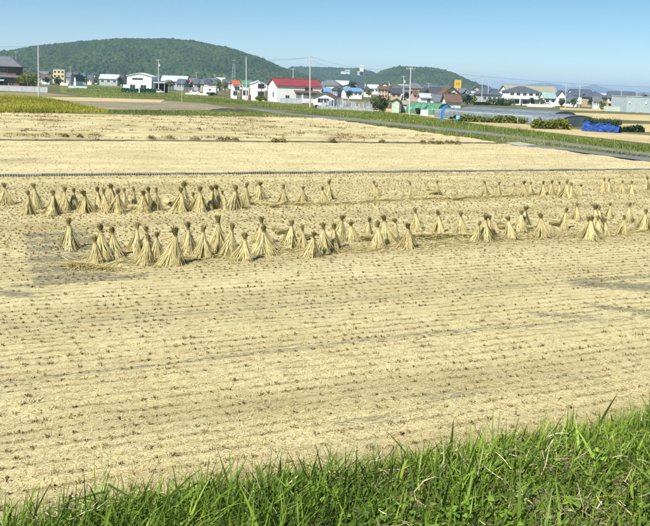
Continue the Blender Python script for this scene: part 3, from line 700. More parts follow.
# brown straw heaps on the thin levee
HEAPS = [(65, 139, .9), (80, 139.6, .8), (95, 139.5, 1.8), (151, 141.3, 1), (169.5, 141.5, 1.3), (195, 142, 1.3), (220.5, 142.4, 1.1), (227, 142.4, 1.1), (235, 142.6, 1), (275, 143.4, 1), (282, 143.6, 1.1), (333, 143.8, .9), (382, 144.2, .9),
         (423, 145, .9), (431, 145.2, 1), (437, 145.4, .7), (441, 145.4, .7), (447, 145.2, .8), (452, 145.3, .8), (457.5, 145.6, .9)]
for i, (px, py, sc) in enumerate(HEAPS):
    p = P(px, py); n = 160; g = np.random.default_rng(300 + i)
    th = g.uniform(0, 6.28, n); rr = .34 * sc * np.sqrt(g.random(n)); z = .36 * sc ** .5 * (1 - (rr / (.36 * sc)) ** 2) * g.uniform(.4, 1, n)
    az = g.uniform(0, 6.28, n); el = g.normal(-.1, .4, n)
    d = np.stack([np.cos(az) * np.cos(el), np.sin(az) * np.cos(el), np.sin(el)], -1); s = unit(np.stack([-np.sin(az), np.cos(az), g.normal(0, .5, n)], -1))
    L = g.uniform(.15, .4, n)
    me = arr_mesh('straw_heap', *strips(np.stack([rr * np.cos(th), rr * np.sin(th), z], -1) - d * (L / 2)[:, None], d, s, L, g.uniform(.02, .05, n), L * .1, np.clip(g.normal(.45, .25, n), 0, 1), 2, .3))
    o = link('straw_heap', me, M_tuft); o.location = (p[0], p[1], .18); tag(o, f'small brown straw heap on the thin levee, {ordw(i)} heap from the left', 'straw heap', 'brown straw heaps along the thin levee')
# clods and dark tufts on the clodded field
n = 9000; u = rng.uniform(-1, 46.5, n); v = rng.uniform(V_LEVEE + 1, V_END - .5, n); v = np.where(rng.random(n) < .75, np.round(v / 2.2) * 2.2 + rng.normal(0, .25, n), v)
k = rng.random(n) < np.clip((fbm(u * .3, v * .5, 3) - .4) * 3.5, .02, 1) * np.clip((54 - u) / 25, .12, 1); u, v = u[k], v[k]; n = len(u)
bl = 7; P0 = np.repeat(np.concatenate([xy(u, v), fieldh(u, v)[:, None] * 1.6], 1), bl, 0); nb = n * bl
P0[:, :2] += rng.normal(0, .13, (nb, 2)); d, s = randdir(nb, .5, 1.5); L = rng.uniform(.1, .32, nb)
v_, f_, t_ = strips(P0, d, s, L, rng.uniform(.03, .08, nb), L * .2, np.clip(np.repeat(rng.uniform(.0, .6, n), bl) + rng.normal(0, .15, nb), 0, 1), 1, .3)
tag(link('straw_clods', arr_mesh('straw_clods', v_, f_, t_), M_stub), 'brown clods and straw tufts littering the far field', 'clods', kind='stuff')

# ------------------------------------------------------------------ far vegetation as masses
def inpoly(px, py, poly):
    c = np.zeros(len(px), bool); j = len(poly) - 1
    for i in range(len(poly)):
        xi, yi = poly[i]; xj, yj = poly[j]
        c ^= ((yi > py) != (yj > py)) & (px < (xj - xi) * (py - yi) / (yj - yi + 1e-12) + xi); j = i
    return c
def mass(name, px, n, lmin, lmax, w, mat, tm, label, cat, tilt=.5, clump=.08):
    poly = [tuple(P(*p)[:2]) for p in px]; a = np.array(poly)
    lo, hi = a.min(0), a.max(0); q = rng.uniform(lo, hi, (n * 6, 2)); q = q[inpoly(q[:, 0], q[:, 1], poly)]
    q = q[:n]; m_ = len(q)
    cl = fbm(q[:, 0] * clump * 3, q[:, 1] * clump * 3, 3)
    d, s = randdir(m_, .02, tilt); az = rng.uniform(0, 6.28, m_); s = np.stack([np.cos(az), np.sin(az), np.zeros(m_)], -1)
    L = rng.uniform(lmin, lmax, m_) * (.4 + 1.2 * cl)
    t = np.clip(rng.normal(tm, .18, m_) + (fbm(q[:, 0] * clump, q[:, 1] * clump, 3) - .47) * 1.3, 0, 1)
    v_, f_, t_ = strips(np.concatenate([q, np.full((m_, 1), -.03)], 1), d, s, L, np.full(m_, w) * rng.uniform(.6, 1.3, m_), L * rng.uniform(0, .4, m_), t, 2, .8)
    return tag(link(name, arr_mesh(name, v_, f_, t_), mat), label, cat, kind='stuff')
mass('ripe_rice', [(-25, 95.2), (0, 95.4), (42, 97.6), (78, 105), (108, 112.2), (60, 112.6), (-25, 112.4)], 40000, .35, .7, .1, M_rice, .55, 'yellow green standing ripe rice at the far left', 'rice', .45, .1)
mass('verge_grass', [(330, 108.6), (400, 114.5), (485, 126), (650, 147), (760, 161), (760, 167.6), (650, 152.6), (485, 131.5), (345, 117.2), (250, 105), (170, 99), (200, 98)], 34000, .2, .65, .08, M_verge, .5, 'band of tall green grass beside the road', 'grass', .6, .12)
mass('weed_verge', [(330, 119.5), (485, 135), (540, 141.4), (650, 156.6), (720, 166), (720, 169), (650, 159), (556, 147.5), (485, 141), (400, 129), (340, 122)], 5000, .15, .5, .06, M_verge, .6, 'patchy weeds between the road and the field', 'weeds', .7, .2)
mass('meadow_grass', [(85, 85.5), (122, 88), (186, 93.5), (245, 100), (245, 104.5), (170, 98.6), (90, 96.6), (62, 91)], 14000, .2, .6, .12, M_verge, .5, 'green meadow in front of the white gabled building', 'grass', .6, .06)
mass('strip_grass', [(100, 109.8), (180, 110.7), (250, 111.2), (306, 116), (318, 118), (230, 115.4), (110, 113.2)], 7000, .1, .35, .08, M_verge, .45, 'green grass strip along the far edge of the field', 'grass', .6, .06)

# ------------------------------------------------------------------ trees and shrubs
def leaf_cloud(n, rx, ry, rz, cz, size, lumps, seed, squash=1.0):
    g = np.random.default_rng(seed)
    lc = g.normal(0, 1, (lumps, 3)); lc = lc / np.linalg.norm(lc, axis=1, keepdims=True) * g.uniform(.35, .8, (lumps, 1))
    w = g.integers(0, lumps, n); q = g.normal(0, 1, (n, 3)); q = q / np.linalg.norm(q, axis=1, keepdims=True) * (g.random((n, 1)) ** .4) * g.uniform(.3, .5, (lumps, 1))[w]
    p = (lc[w] + q) * np.array([rx, ry, rz]) + np.array([0, 0, cz])
    p[:, 2] = np.maximum(p[:, 2], .05)
    d = g.normal(0, 1, (n, 3)); d /= np.linalg.norm(d, axis=1, keepdims=True); s = np.cross(d, g.normal(0, 1, (n, 3))); s /= np.linalg.norm(s, axis=1, keepdims=True)
    t = np.clip(g.normal(.5, .2, n) + g.uniform(-.25, .25, lumps)[w], 0, 1)
    return strips(p, d, s, size * g.uniform(.6, 1.3, n), size * g.uniform(.4, .8, n), np.zeros(n), t, 1, .5)
def tree(name, label, cat, px, dist, wpx, ytop, mat, n=700, group=None, seed=0, trunk=True, zb=0.0):
    p = at(px, dist); h = (hor(px) - ytop) * dist / FPX + CH - zb; w = wpx * dist / FPX
    root = empty(name, (p[0], p[1], zb)); tag(root, label, cat, group)
    ch = h * (.8 if trunk else 1.0)
    v_, f_, t_ = leaf_cloud(n, w * .62, w * .55, ch * .62, h - ch * .5, max(.18, .02 * dist * .08), 14, seed + 900)
    v_[:, 2] = np.minimum(v_[:, 2], h * 1.02)
    link('crown', arr_mesh('crown', v_, f_, t_), mat, root)
    b_ = MB(); r_ = max(.06, h * .03)
    b_.tube([(0, 0, -.1), (.03 * h, 0, h * .35), (0, .02 * h, h * .75)], [r_, r_ * .75, r_ * .3], 7)
    for k_ in range(5):
        a = k_ * 1.257 + seed; z = h * (.25 + .09 * k_)
        b_.tube([(0, 0, z), (w * .3 * math.cos(a), w * .3 * math.sin(a), z + h * .25)], [r_ * .45, r_ * .15], 5)
    b_.build('trunk', M_bark, root); return root

TREES = [('garden_tree', 'bright yellow green tree beside the grey roofed house at far left', 'tree', 28, 245, 20, 72, M_leaf_yellow, 1500),
         ('bush', 'dark green bush beside the graveyard, in front of the shed', 'bush', 380.5, 168, 15, 95.5, M_leaf, 1400),
         ('bush', 'dark olive hedge-like bush left of the big white house', 'bush', 501, 300, 26, 98, M_leaf, 1500),
         ('shrub', 'green shrub in front of the big white house', 'bush', 545, 320, 14, 98, M_leaf, 700),
         ('shrub', 'round green shrub in front of the small white box building', 'bush', 212, 285, 9, 92, M_leaf, 600),
         ('shrub', 'yellowish green shrub between the white two-storey house and the red roofed building', 'bush', 261, 222, 11, 96, M_leaf_yellow, 800),
         ('shrub', 'dark green tree right of the brown roofed white annex', 'tree', 467.5, 270, 11, 95, M_leaf, 800),
         ('shrub', 'small green bush beside the yellow building at far left', 'bush', 58, 400, 7, 77, M_leaf, 400),
         ('shrub', 'dark tree among far town roofs behind blue roofed house', 'tree', 352, 430, 9, 80, M_leaf, 500),
         ('shrub', 'small dark tree right of the grey roofed warehouse', 'tree', 219, 420, 7, 80, M_leaf_yellow, 400),
         ('shrub', 'dark green shrub at the foot of the green net house', 'bush', 419, 158, 8, 108, M_leaf, 500),
         ('shrub', 'green tree behind the dark roofed houses at right', 'tree', 586, 420, 7, 94, M_leaf, 400),
         ('shrub', 'small dark tree just right of the two tall poles at right', 'tree', 562.5, 330, 6, 98, M_leaf, 400),
         ('shrub', 'low dark weeds clump on the field path corner', 'bush', 548, 100, 11, 140, M_leaf, 400),
         ('shrub', 'dark tree at the left of far warehouse roof', 'tree', 91, 520, 6, 74, M_leaf, 300)]
for i, (nm, lab, cat, px, dist, wp, yt, mt_, n) in enumerate(TREES):
    tree(nm, lab, cat, px, dist, wp, yt, mt_, n, seed=i, trunk=(nm != 'bush'))
TT = [(33, 76, 470, 5), (47, 77, 430, 5), (84, 76, 480, 6), (95, 76.5, 470, 4), (120, 77.5, 470, 5), (157, 79, 420, 5), (170, 81, 370, 6), (190, 82, 350, 5), (201, 81.5, 400, 6), (225, 82, 380, 7), (245, 79, 470, 6), (270, 81.5, 400, 6),
      (325, 88.5, 330, 6), (339, 88, 370, 7), (349, 90, 300, 6), (369, 89, 380, 7), (395, 90.5, 350, 6), (407, 92, 320, 6), (416, 92.5, 330, 6), (428, 90, 400, 7), (464, 94, 350, 6), (474, 95, 320, 7), (505, 95, 350, 7), (532, 97.5, 315, 8), (560, 97, 350, 6), (574, 99, 320, 6), (592, 98, 310, 6), (603, 101, 295, 8), (615, 101.5, 290, 7), (645, 95, 420, 6)]
def hedge(name, label, cat, px0, px1, ytop, dist, mat, n, depth=1.0):
    a, b_ = at(px0, dist), at(px1, dist); h = (hor((px0 + px1) / 2) - ytop) * dist / FPX + CH
    L = b_[0] - a[0]; root = empty(name, ((a[0] + b_[0]) / 2, dist, 0)); tag(root, label, cat)
    q = np.stack([rng.uniform(-L / 2, L / 2, n), rng.uniform(-depth / 2, depth / 2, n), h * rng.random(n) ** .7], -1)
    q[:, 2] *= (.45 + .75 * vnoise(q[:, 0] * (.9 if 'hedge' not in name else .3), q[:, 1] * .8)) * (1 - .5 * np.abs(2 * q[:, 0] / L) ** 6) if name != 'hedge' else 1.0
    d = unit(rng.normal(0, 1, (n, 3))); s = unit(np.cross(d, rng.normal(0, 1, (n, 3)))); sz = .3
    link('crown', arr_mesh('crown', *strips(q, d, s, sz * rng.uniform(.6, 1.3, n), sz * rng.uniform(.5, 1, n), np.zeros(n), np.clip(rng.normal(.5, .2, n) + .5 * (vnoise(q[:, 0], q[:, 2]) - .5), 0, 1), 1, .4)), mat, root)
    b2 = MB()
    for k_ in range(max(3, int(L / 1.5))):
        x = -L / 2 + (k_ + .5) * L / max(3, int(L / 1.5)); b2.tube([(x, 0, -.1), (x + .1, 0, h * .7)], [.06, .02], 5)
    b2.build('trunk', M_bark, root); return root
M_hedgegreen = tinted('hedge_green', [(0, (.015, .08, .035)), (.5, (.035, .15, .06)), (1, (.08, .22, .09))], .7, .15)
hedge('hedge', 'clipped bluish green hedge, left half, before the white gabled building', 'hedge', 121.8, 138.6, 88.2, 288, M_hedgegreen, 1600)
hedge('hedge', 'clipped bluish green hedge, right half, before the white gabled building', 'hedge', 140.2, 156, 88.6, 288, M_hedgegreen, 1600)
hedge('hedge', 'long green hedge left of the dark roofed house at right', 'hedge', 474, 491, 102, 290, M_leaf, 1500)
hedge('vine_bed', 'yellow green leafy crop at the end of the long greenhouse', 'plant', 534.5, 571, 117, 118, M_leaf_yellow, 2600, 2.0)
hedge('low_crop', 'low green vegetables in front of the graveyard', 'plant', 346, 362, 107.6, 172, M_leaf_yellow, 900, 1.5)
hedge('reed_row', 'olive weeds growing through the frame under the greenhouse gutter', 'plant', 452, 534, 115, 134, M_verge, 3600, 1.6)
hedge('low_weeds', 'grey green low weeds right of the blue netted bed', 'plant', 624, 645, 124, 118, M_leaf, 700, 1.2)

# ------------------------------------------------------------------ buildings
M_glass = plain('window_glass', (.03, .035, .04), .15, .3, 1, .6)
M_frame = plain('window_frame', (.45, .46, .47), .5)
M_dark = plain('dark_opening', (.03, .028, .026), .8)
WALLS = {'white': (.78, .78, .75), 'cream': (.72, .64, .45), 'grey': (.42, .43, .43), 'tan': (.5, .38, .24), 'brown': (.17, .10, .06), 'palegreen': (.48, .54, .44), 'yellow': (.74, .62, .33), 'pink': (.58, .36, .28), 'steel': (.38, .45, .47), 'paleblue': (.52, .62, .68)}
ROOFS = {'grey': (.13, .14, .155), 'dark': (.06, .063, .07), 'red': (.25, .045, .05), 'orange': (.42, .12, .07), 'brown': (.14, .085, .06), 'blue': (.14, .27, .45), 'green': (.08, .27, .15), 'silver': (.42, .46, .45), 'slate': (.08, .10, .13), 'white': (.7, .7, .68), 'khaki': (.30, .28, .2), 'teal': (.25, .36, .36)}
def wallm(c): return plain('wall_' + c, WALLS[c], .85, .1, .6)
def roofm(c): return plain('roof_' + c, ROOFS[c], .6, .2, .8, .3)
def gable_roof(w, d, z, rise, ov, axis, t=.18):
    """roof slab with thickness; ridge along axis"""
    half = (d if axis == 'x' else w) / 2; L = (w if axis == 'x' else d) / 2 + ov
    e = half + ov; ez = z - rise * ov / half
    prof = [(-e, ez), (0, z + rise), (e, ez), (e, ez + t), (0, z + rise + t), (-e, ez + t)]
    return MB().prism(prof, axis, -L, L)
def hip_roof(w, d, z, rise, ov, t=.18):
    a, c = w / 2 + ov, d / 2 + ov; rl = max(w - d, 0) / 2 + .3; b_ = MB()
    lo = [(-a, -c, z), (a, -c, z), (a, c, z), (-a, c, z)]; mid = [(x, y, z + t) for x, y, _ in lo]; r_ = [(-rl, 0, z + rise + t), (rl, 0, z + rise + t)]
    b_.v = lo + mid + r_
    b_.f = [(0, 3, 2, 1), (0, 1, 5, 4), (1, 2, 6, 5), (2, 3, 7, 6), (3, 0, 4, 7), (4, 5, 9, 8), (5, 6, 9), (6, 7, 8, 9), (7, 4, 8)]
    return b_
def window(root, x, z, w, h, y, frame=M_frame, side=None):
    """window on the front wall (local y), side: x position for a gable-end window"""
    o = MB(); t = .07
    if side is None:
        for q in ((x - w / 2, x + w / 2, z - h / 2, z - h / 2 + t), (x - w / 2, x + w / 2, z + h / 2 - t, z + h / 2), (x - w / 2, x - w / 2 + t, z - h / 2 + t, z + h / 2 - t), (x + w / 2 - t, x + w / 2, z - h / 2 + t, z + h / 2 - t), (x - t / 2, x + t / 2, z - h / 2 + t, z + h / 2 - t)):
            o.box(q[0], q[1], y - .06, y + .04, q[2], q[3])
        f = o.build('window', frame, root); MB().box(x - w / 2 + .02, x + w / 2 - .02, y - .02, y + .02, z - h / 2 + .02, z + h / 2 - .02).build('pane', M_glass, f)
    else:
        for q in ((x - w / 2, x + w / 2, z - h / 2, z - h / 2 + t), (x - w / 2, x + w / 2, z + h / 2 - t, z + h / 2), (x - w / 2, x - w / 2 + t, z - h / 2 + t, z + h / 2 - t), (x + w / 2 - t, x + w / 2, z - h / 2 + t, z + h / 2 - t)):
            o.box(side - .06, side + .04, q[0], q[1], q[2], q[3])
        f = o.build('window', frame, root); MB().box(side - .02, side + .02, x - w / 2 + .02, x + w / 2 - .02, z - h / 2 + .02, z + h / 2 - .02).build('pane', M_glass, f)
def house(label, px0, px1, ytop, dist, wall='white', roof='grey', kind='gx', depth=8.0, eave=.66, yaw=0.0, wins=(), grid=None, cat='house', name='house', group=None, ov=.5, door=None):
    """kind: gx ridge across the view, gy gable towards the view, hip, flat, shed"""
    px = (px0 + px1) / 2; p = at(px, dist); H_ = (hor(px) - ytop) * dist / FPX + CH
    wp = (px1 - px0) * dist / FPX; w = max((wp - depth * abs(math.sin(yaw))) / math.cos(yaw), wp * .4)
    root = empty(name, (p[0], p[1] + depth / 2, 0), yaw); tag(root, label, cat, group)
    ze = H_ * eave if kind != 'flat' else H_ - .25
    W_ = w - 2 * ov * (kind in ('hip', 'gx', 'gy')) * .6
    wl = MB()
    if kind == 'gx': wl.prism([(-depth / 2, -.1), (depth / 2, -.1), (depth / 2, ze), (0, H_ - .2), (-depth / 2, ze)], 'x', -W_ / 2, W_ / 2)
    elif kind == 'gy': wl.prism([(-W_ / 2, -.1), (W_ / 2, -.1), (W_ / 2, ze), (0, H_ - .2), (-W_ / 2, ze)], 'y', -depth / 2, depth / 2)
    else: wl.box(-W_ / 2, W_ / 2, -depth / 2, depth / 2, -.1, ze)
    wl.build('wall', wallm(wall), root)
    if kind == 'gx': rf = gable_roof(W_, depth, ze, H_ - .2 - ze, ov, 'x')
    elif kind == 'gy': rf = gable_roof(W_, depth, ze, H_ - .2 - ze, ov, 'y')
    elif kind == 'hip': rf = hip_roof(W_, depth, ze, H_ - .18 - ze, ov)
    else: rf = MB().box(-W_ / 2 - .12, W_ / 2 + .12, -depth / 2 - .12, depth / 2 + .12, ze + .005, H_)
    r_ = rf.build('roof', roofm(roof), root)
    if kind in ('gx', 'hip'):
        L = W_ / 2 if kind == 'gx' else max(W_ - depth, 0) / 2 + .3
        MB().box(-L, L, -.15, .15, H_ - .12, H_ + .14).build('ridge_cap', roofm(roof), r_)
    for (fx, fz, ww, hh) in wins: window(root, fx * W_ / 2, fz * H_, ww, hh, -depth / 2)
    if grid:
        nx, zs = grid
        for z in zs:
            for i in range(nx): window(root, W_ * ((i + .5) / nx - .5), z * H_, min(1.7, W_ / nx * .6), min(1.2, H_ * .2), -depth / 2)
    if door:
        d_ = MB().box(door * W_ / 2 - .5, door * W_ / 2 + .5, -depth / 2 - .05, -depth / 2 + .02, 0, 2.0).build('door', plain('door_paint', (.2, .17, .14), .6), root)
        MB().box(door * W_ / 2 + .35, door * W_ / 2 + .42, -depth / 2 - .1, -depth / 2 - .052, .95, 1.1).build('handle', M_frame, d_)
    return root, W_, H_, ze

# --- far left traditional house
p = at(3, 262); root = empty('house', (p[0] - 1.5, p[1] + 5, 0), R(6)); tag(root, 'two-storey traditional house with grey hipped tile roofs at the far left', 'house')
MB().box(-8, 6, -5, 5, -.1, 4.0).build('wall', wallm('brown'), root)
rf = hip_roof(15, 11, 3.9, 1.6, .7).build('roof', roofm('grey'), root)
MB().box(-6.5, 4.8, -4, 4, 4.4, 7.4).build('wall', wallm('brown'), root)
rf = hip_roof(12.2, 9.2, 7.4, 3.2, .8).build('roof', roofm('grey'), root)
MB().box(-3, 3, -.2, .2, 10.55, 10.95).build('ridge_cap', roofm('grey'), rf)
window(root, .9, 6.0, 2.3, 1.5, -4.0); window(root, -4, 6.0, 2.0, 1.4, -4.0); window(root, 3.6, 2.0, 1.8, 1.6, -5.0); window(root, -5.5, 2.0, 2.2, 1.8, -5.0)
MB().prism([(-6.6, 2.75), (-5.0, 3.2), (-5.0, 3.32), (-6.6, 2.87)], 'x', -3.4, 1.6).build('awning', plain('awning_teal', (.35, .6, .55), .6), root)
MB().box(-2.6, .8, -5.05, -4.9, 0, 2.4).build('sliding_door', M_dark, root)
a = at(-30, 240); b_ = at(47.5, 240)
w = empty('boundary_wall', ((a[0] + b_[0]) / 2, 240, 0)); tag(w, 'long low pale grey concrete wall before the traditional house', 'wall')
Lw = b_[0] - a[0]
MB().box(-Lw / 2, Lw / 2, -.1, .1, -.1, 1.5).build('wall', plain('block_concrete', (.42, .44, .45), .9, .15, 1), w)
MB().box(-Lw / 2 - .05, Lw / 2 + .05, -.15, .15, 1.502, 1.6).build('coping', plain('coping', (.5, .51, .51), .9), w)
for i in range(7): MB().box(-Lw / 2 + i * Lw / 6 - .12, -Lw / 2 + i * Lw / 6 + .12, -.16, -.102, -.1, 1.5).build('pier', plain('block_concrete', (.42, .44, .45)), w)

house('yellow three-storey building with flat roof standing before the hill', 50.5, 64, 69, 450, 'yellow', 'silver', 'flat', 8, yaw=R(12), grid=(3, (.25, .55, .82)), cat='building', name='apartment_building')
# white gabled building
root, W_, H_, ze = house('large white gabled building behind clipped green hedges', 125, 152, 72.6, 300, 'white', 'white', 'gy', 12, .82, R(3), wins=((-.14, .68, 4.0, .75),), cat='building', name='white_building', ov=.3)
window(root, -W_ * .27, 2.0, 1.9, 1.5, -6); window(root, W_ * .17, 2.0, 2.1, 1.5, -6)
MB().box(-W_ / 2 - 1.4, -W_ / 2 - .01, -5.9, -1, -.1, 2.6).build('side_room', wallm('white'), root)
MB().box(W_ / 2 + .02, W_ / 2 + 5.0, -5.5, 3, 3.6, 4.1).build('carport_roof', roofm('silver'), root)
for x in (.6, 4.6): MB().box(W_ / 2 + x, W_ / 2 + x + .2, -5.3, -5.1, -.1, 3.598).build('carport_post', wallm('grey'), root)
MB().box(W_ / 2 + .3, W_ / 2 + 4.8, 2.6, 2.8, -.1, 3.58).build('carport_shade_panel', M_dark, root)  # near-black sheet, paints the shade inside the carport
q = at(139.4, 288); g_ = MB().box(-.25, .25, -.2, .2, -.1, 1.9).box(-.32, .32, -.27, .27, 1.902, 2.05).build('gate_post', wallm('white')); g_.location = (q[0], q[1], 0); tag(g_, 'white gate post between the two clipped hedges', 'post')
# white box
root, W_, H_, ze = house('small white flat-roofed box building in the meadow', 203.5, 216.2, 86, 295, 'white', 'white', 'flat', 4, wins=((.02, .6, .8, .8),), cat='building', name='box_building')
# orange-roofed and green-roofed houses
house('white house with orange red roof beside the green roofed house', 227.5, 240.5, 80.2, 246, 'white', 'orange', 'gx', 7, .78, R(14), wins=((.2, .55, 1.5, 1.2), (-.4, .3, 1.4, 1.4)), door=.7)
house('white house with a green roof behind a tall pole', 238.5, 250, 80.5, 243, 'white', 'green', 'gx', 7, .8, R(10), wins=((-.2, .35, 1.6, 1.6),))
house('white two-storey house with stacked dark windows and rounded gable', 247.5, 265.3, 80.3, 234, 'white', 'white', 'gy', 8, .82, R(8), wins=((.45, .72, 2.0, 1.5), (.45, .34, 2.0, 1.5)), ov=.2)
# red-roofed long building
root, W_, H_, ze = house('long white building with bright red roof and lean-to shutters', 266, 321.5, 78.8, 228, 'white', 'red', 'gx', 9, .70, R(20), cat='building', name='red_roof_building', ov=.35)
window(root, W_ * .22, H_ * .56, 2.4, 1.1, -4.5); window(root, -W_ * .26, 1.3, 1.2, 1.3, -4.5); window(root, -1.2, 2.0, 1.2, 1.5, None, M_frame, -W_ / 2)
lt = MB().prism([(-6.6, 2.7), (-4.52, 3.3), (-4.52, 3.45), (-6.6, 2.85)], 'x', -W_ * .12, W_ * .46).build('lean_to_roof', roofm('brown'), root)
for i in range(4):
    x0 = -W_ * .12 + .25 + i * (W_ * .58 - .3) / 4
    MB().box(x0, x0 + (W_ * .58 - .3) / 4 - .25, -6.3, -6.2, 1.2, 2.68).build('shutter', plain('grey_shutter', (.24, .255, .28), .5), root)
MB().box(-W_ * .12, W_ * .46, -6.35, -6.1, -.1, 1.19).build('lean_to_wall', wallm('white'), root)
MB().box(W_ * .02, W_ * .02 + .5, -6.36, -6.15, 1.19, 2.7).build('post', wallm('white'), root)
def lowwall(label, px0, px1, py, dist, h, mat, name='low_wall', cat='wall', piers=5):
    a, b_ = at(px0, dist), at(px1, dist); L = b_[0] - a[0]
    w = empty(name, ((a[0] + b_[0]) / 2, dist, 0)); tag(w, label, cat)
    MB().box(-L / 2, L / 2, -.08, .08, -.1, h).build('wall', mat, w)
    MB().box(-L / 2 - .04, L / 2 + .04, -.12, .12, h + .002, h + .09).build('coping', mat, w)
    for i in range(piers): MB().box(-L / 2 + i * L / (piers - 1) - .1, -L / 2 + i * L / (piers - 1) + .1, -.15, -.082, -.1, h).build('pier', mat, w)
    return w
M_block = plain('block_concrete', (.42, .44, .45))
lowwall('grey block wall in front of the red roofed building', 281, 302, 0, 216, 1.2, M_block)
lowwall('low white wall left of the white box building', 186, 208, 0, 288, .55, wallm('white'))
lowwall('white row of panels lying in the far meadow', 69, 87, 0, 345, .8, wallm('paleblue'), 'panel_row', 'wall')
lowwall('short white wall below the yellow building', 58.5, 68, 0, 420, 1.2, wallm('white'))
lowwall('white wall left of the grey factory at the right edge', 605, 627, 0, 268, 1.6, wallm('palegreen'))
lowwall('pale low wall behind the greenhouse, below the big white house', 528, 553, 0, 300, .9, wallm('white'))
# small white brown-roofed house
house('small white house with dark brown gable right of the red roofed building', 313, 339, 91.5, 205, 'white', 'brown', 'gy', 8, .62, R(-6), wins=((-.3, .35, 1.6, 1.2), (.25, .35, 1.4, 1.2)))
# shed
root, W_, H_, ze = house('pale green shed with dark gabled roof beside the pole', 392, 403.5, 98.4, 167, 'palegreen', 'dark', 'gy', 4, .78, R(-8), cat='shed', name='shed', ov=.25)
house('low dark-roofed lean-to attached behind the pale green shed', 402.5, 412, 101, 169.5, 'grey', 'khaki', 'gx', 3.5, .7, 0, cat='shed', name='shed', ov=.2)
# blue roofed
house('white house with a bright blue roof in the mid town', 341.5, 363, 87.8, 330, 'white', 'blue', 'gx', 7, .7, R(12), grid=(4, (.45,)))
house('pinkish tan apartment with dark roof right of blue roofed house', 377.5, 391, 86.3, 340, 'pink', 'brown', 'gx', 7, .78, R(-8), grid=(3, (.3, .6)))
house('dark timber house right of the pinkish tan apartment', 391, 402, 88.5, 335, 'tan', 'dark', 'gx', 7, .62, 0, grid=(2, (.4,)))
# centre-right cluster
house('cream house with wide dark gable under the yellow sign', 440.5, 461, 86, 262, 'cream', 'brown', 'gy', 9, .64, R(4), wins=((.05, .55, 2.6, 1.7),), ov=.8)
house('dark-roofed wing left of the cream gabled house', 430, 443, 87.5, 268, 'grey', 'dark', 'gx', 6, .55, 0, grid=(2, (.4,)))
house('low white storehouse with one dark window', 419.5, 434, 93.6, 226, 'white', 'silver', 'gx', 5, .72, R(5), wins=((.35, .45, 1.0, 1.2),), cat='storehouse')
house('low grey-roofed white storehouse between two others', 432.5, 443.5, 94.2, 224, 'white', 'grey', 'gx', 5, .5, R(5), cat='storehouse')
house('brown-roofed white annex below the cream gabled house', 444.5, 462.5, 94.2, 215, 'white', 'brown', 'gx', 5, .52, R(5), cat='storehouse')
# right cluster
house('dark hip-roofed house left of the big white house', 478, 503, 86, 330, 'grey', 'slate', 'hip', 11, .5, R(8), grid=(4, (.32,)))
root, W_, H_, ze = house('big white two-storey house with slate hipped roof and long balcony', 506.5, 541.5, 86.6, 325, 'white', 'slate', 'hip', 10, .70, R(4), grid=(5, (.58,)))
MB().box(-W_ / 2 - .6, W_ / 2 + .6, -6.3, -5.02, H_ * .34, H_ * .5).build('balcony', wallm('white'), root)
for i in range(4): MB().box(-W_ / 2 + i * W_ / 3 - .2, -W_ / 2 + i * W_ / 3 + .2, -6.25, -5.9, -.1, H_ * .338).build('pillar', wallm('white'), root)
for x in (-.45, .05, .5): window(root, x * W_ / 2, 1.3, 2.0, 1.7, -5.0)
house('khaki-roofed white hall behind the big white house', 504, 559, 85.6, 352, 'white', 'khaki', 'gx', 12, .66, R(6), grid=(5, (.5,)), cat='building', name='hall')
house('small white house with teal roof right of the hall', 543, 557, 92, 318, 'white', 'teal', 'gx', 6, .6, R(5), grid=(2, (.4,)))
house('small white gabled house right of the teal roofed one', 556, 568, 90.2, 345, 'white', 'slate', 'gy', 7, .6, R(-5), wins=((0, .4, 1.5, 1.2),))
house('house with dark blue hipped roof and white eaves at right', 588, 609, 91.6, 340, 'tan', 'slate', 'hip', 9, .62, R(4), grid=(3, (.48, .2)))
root, W_, H_, ze = house('house with dark roof, cream gable end and long balcony at right', 609, 640, 91.8, 318, 'cream', 'slate', 'gx', 8, .66, R(-18), grid=(4, (.5, .18)))
MB().box(-W_ / 2, W_ / 2, -4.9, -4.02, H_ * .30, H_ * .38).build('balcony', wallm('tan'), root)
root, W_, H_, ze = house('grey green flat-roofed factory with two shutters at the right edge', 627, 668, 96.6, 262, 'steel', 'silver', 'flat', 14, cat='building', name='factory')
for x in (-.66, -.26): 
    s_ = MB().box(x * W_ / 2 - .9, x * W_ / 2 + .9, -7.06, -6.98, 0, H_ * .62).build('shutter', plain('shutter_steel', (.42, .47, .47), .5), root)
for x in (-.86, -.05): MB().box(x * W_ / 2 - .2, x * W_ / 2 + .2, -7.2, -7.002, H_ * .55, H_ * .66).build('wall_lamp', wallm('white'), root)

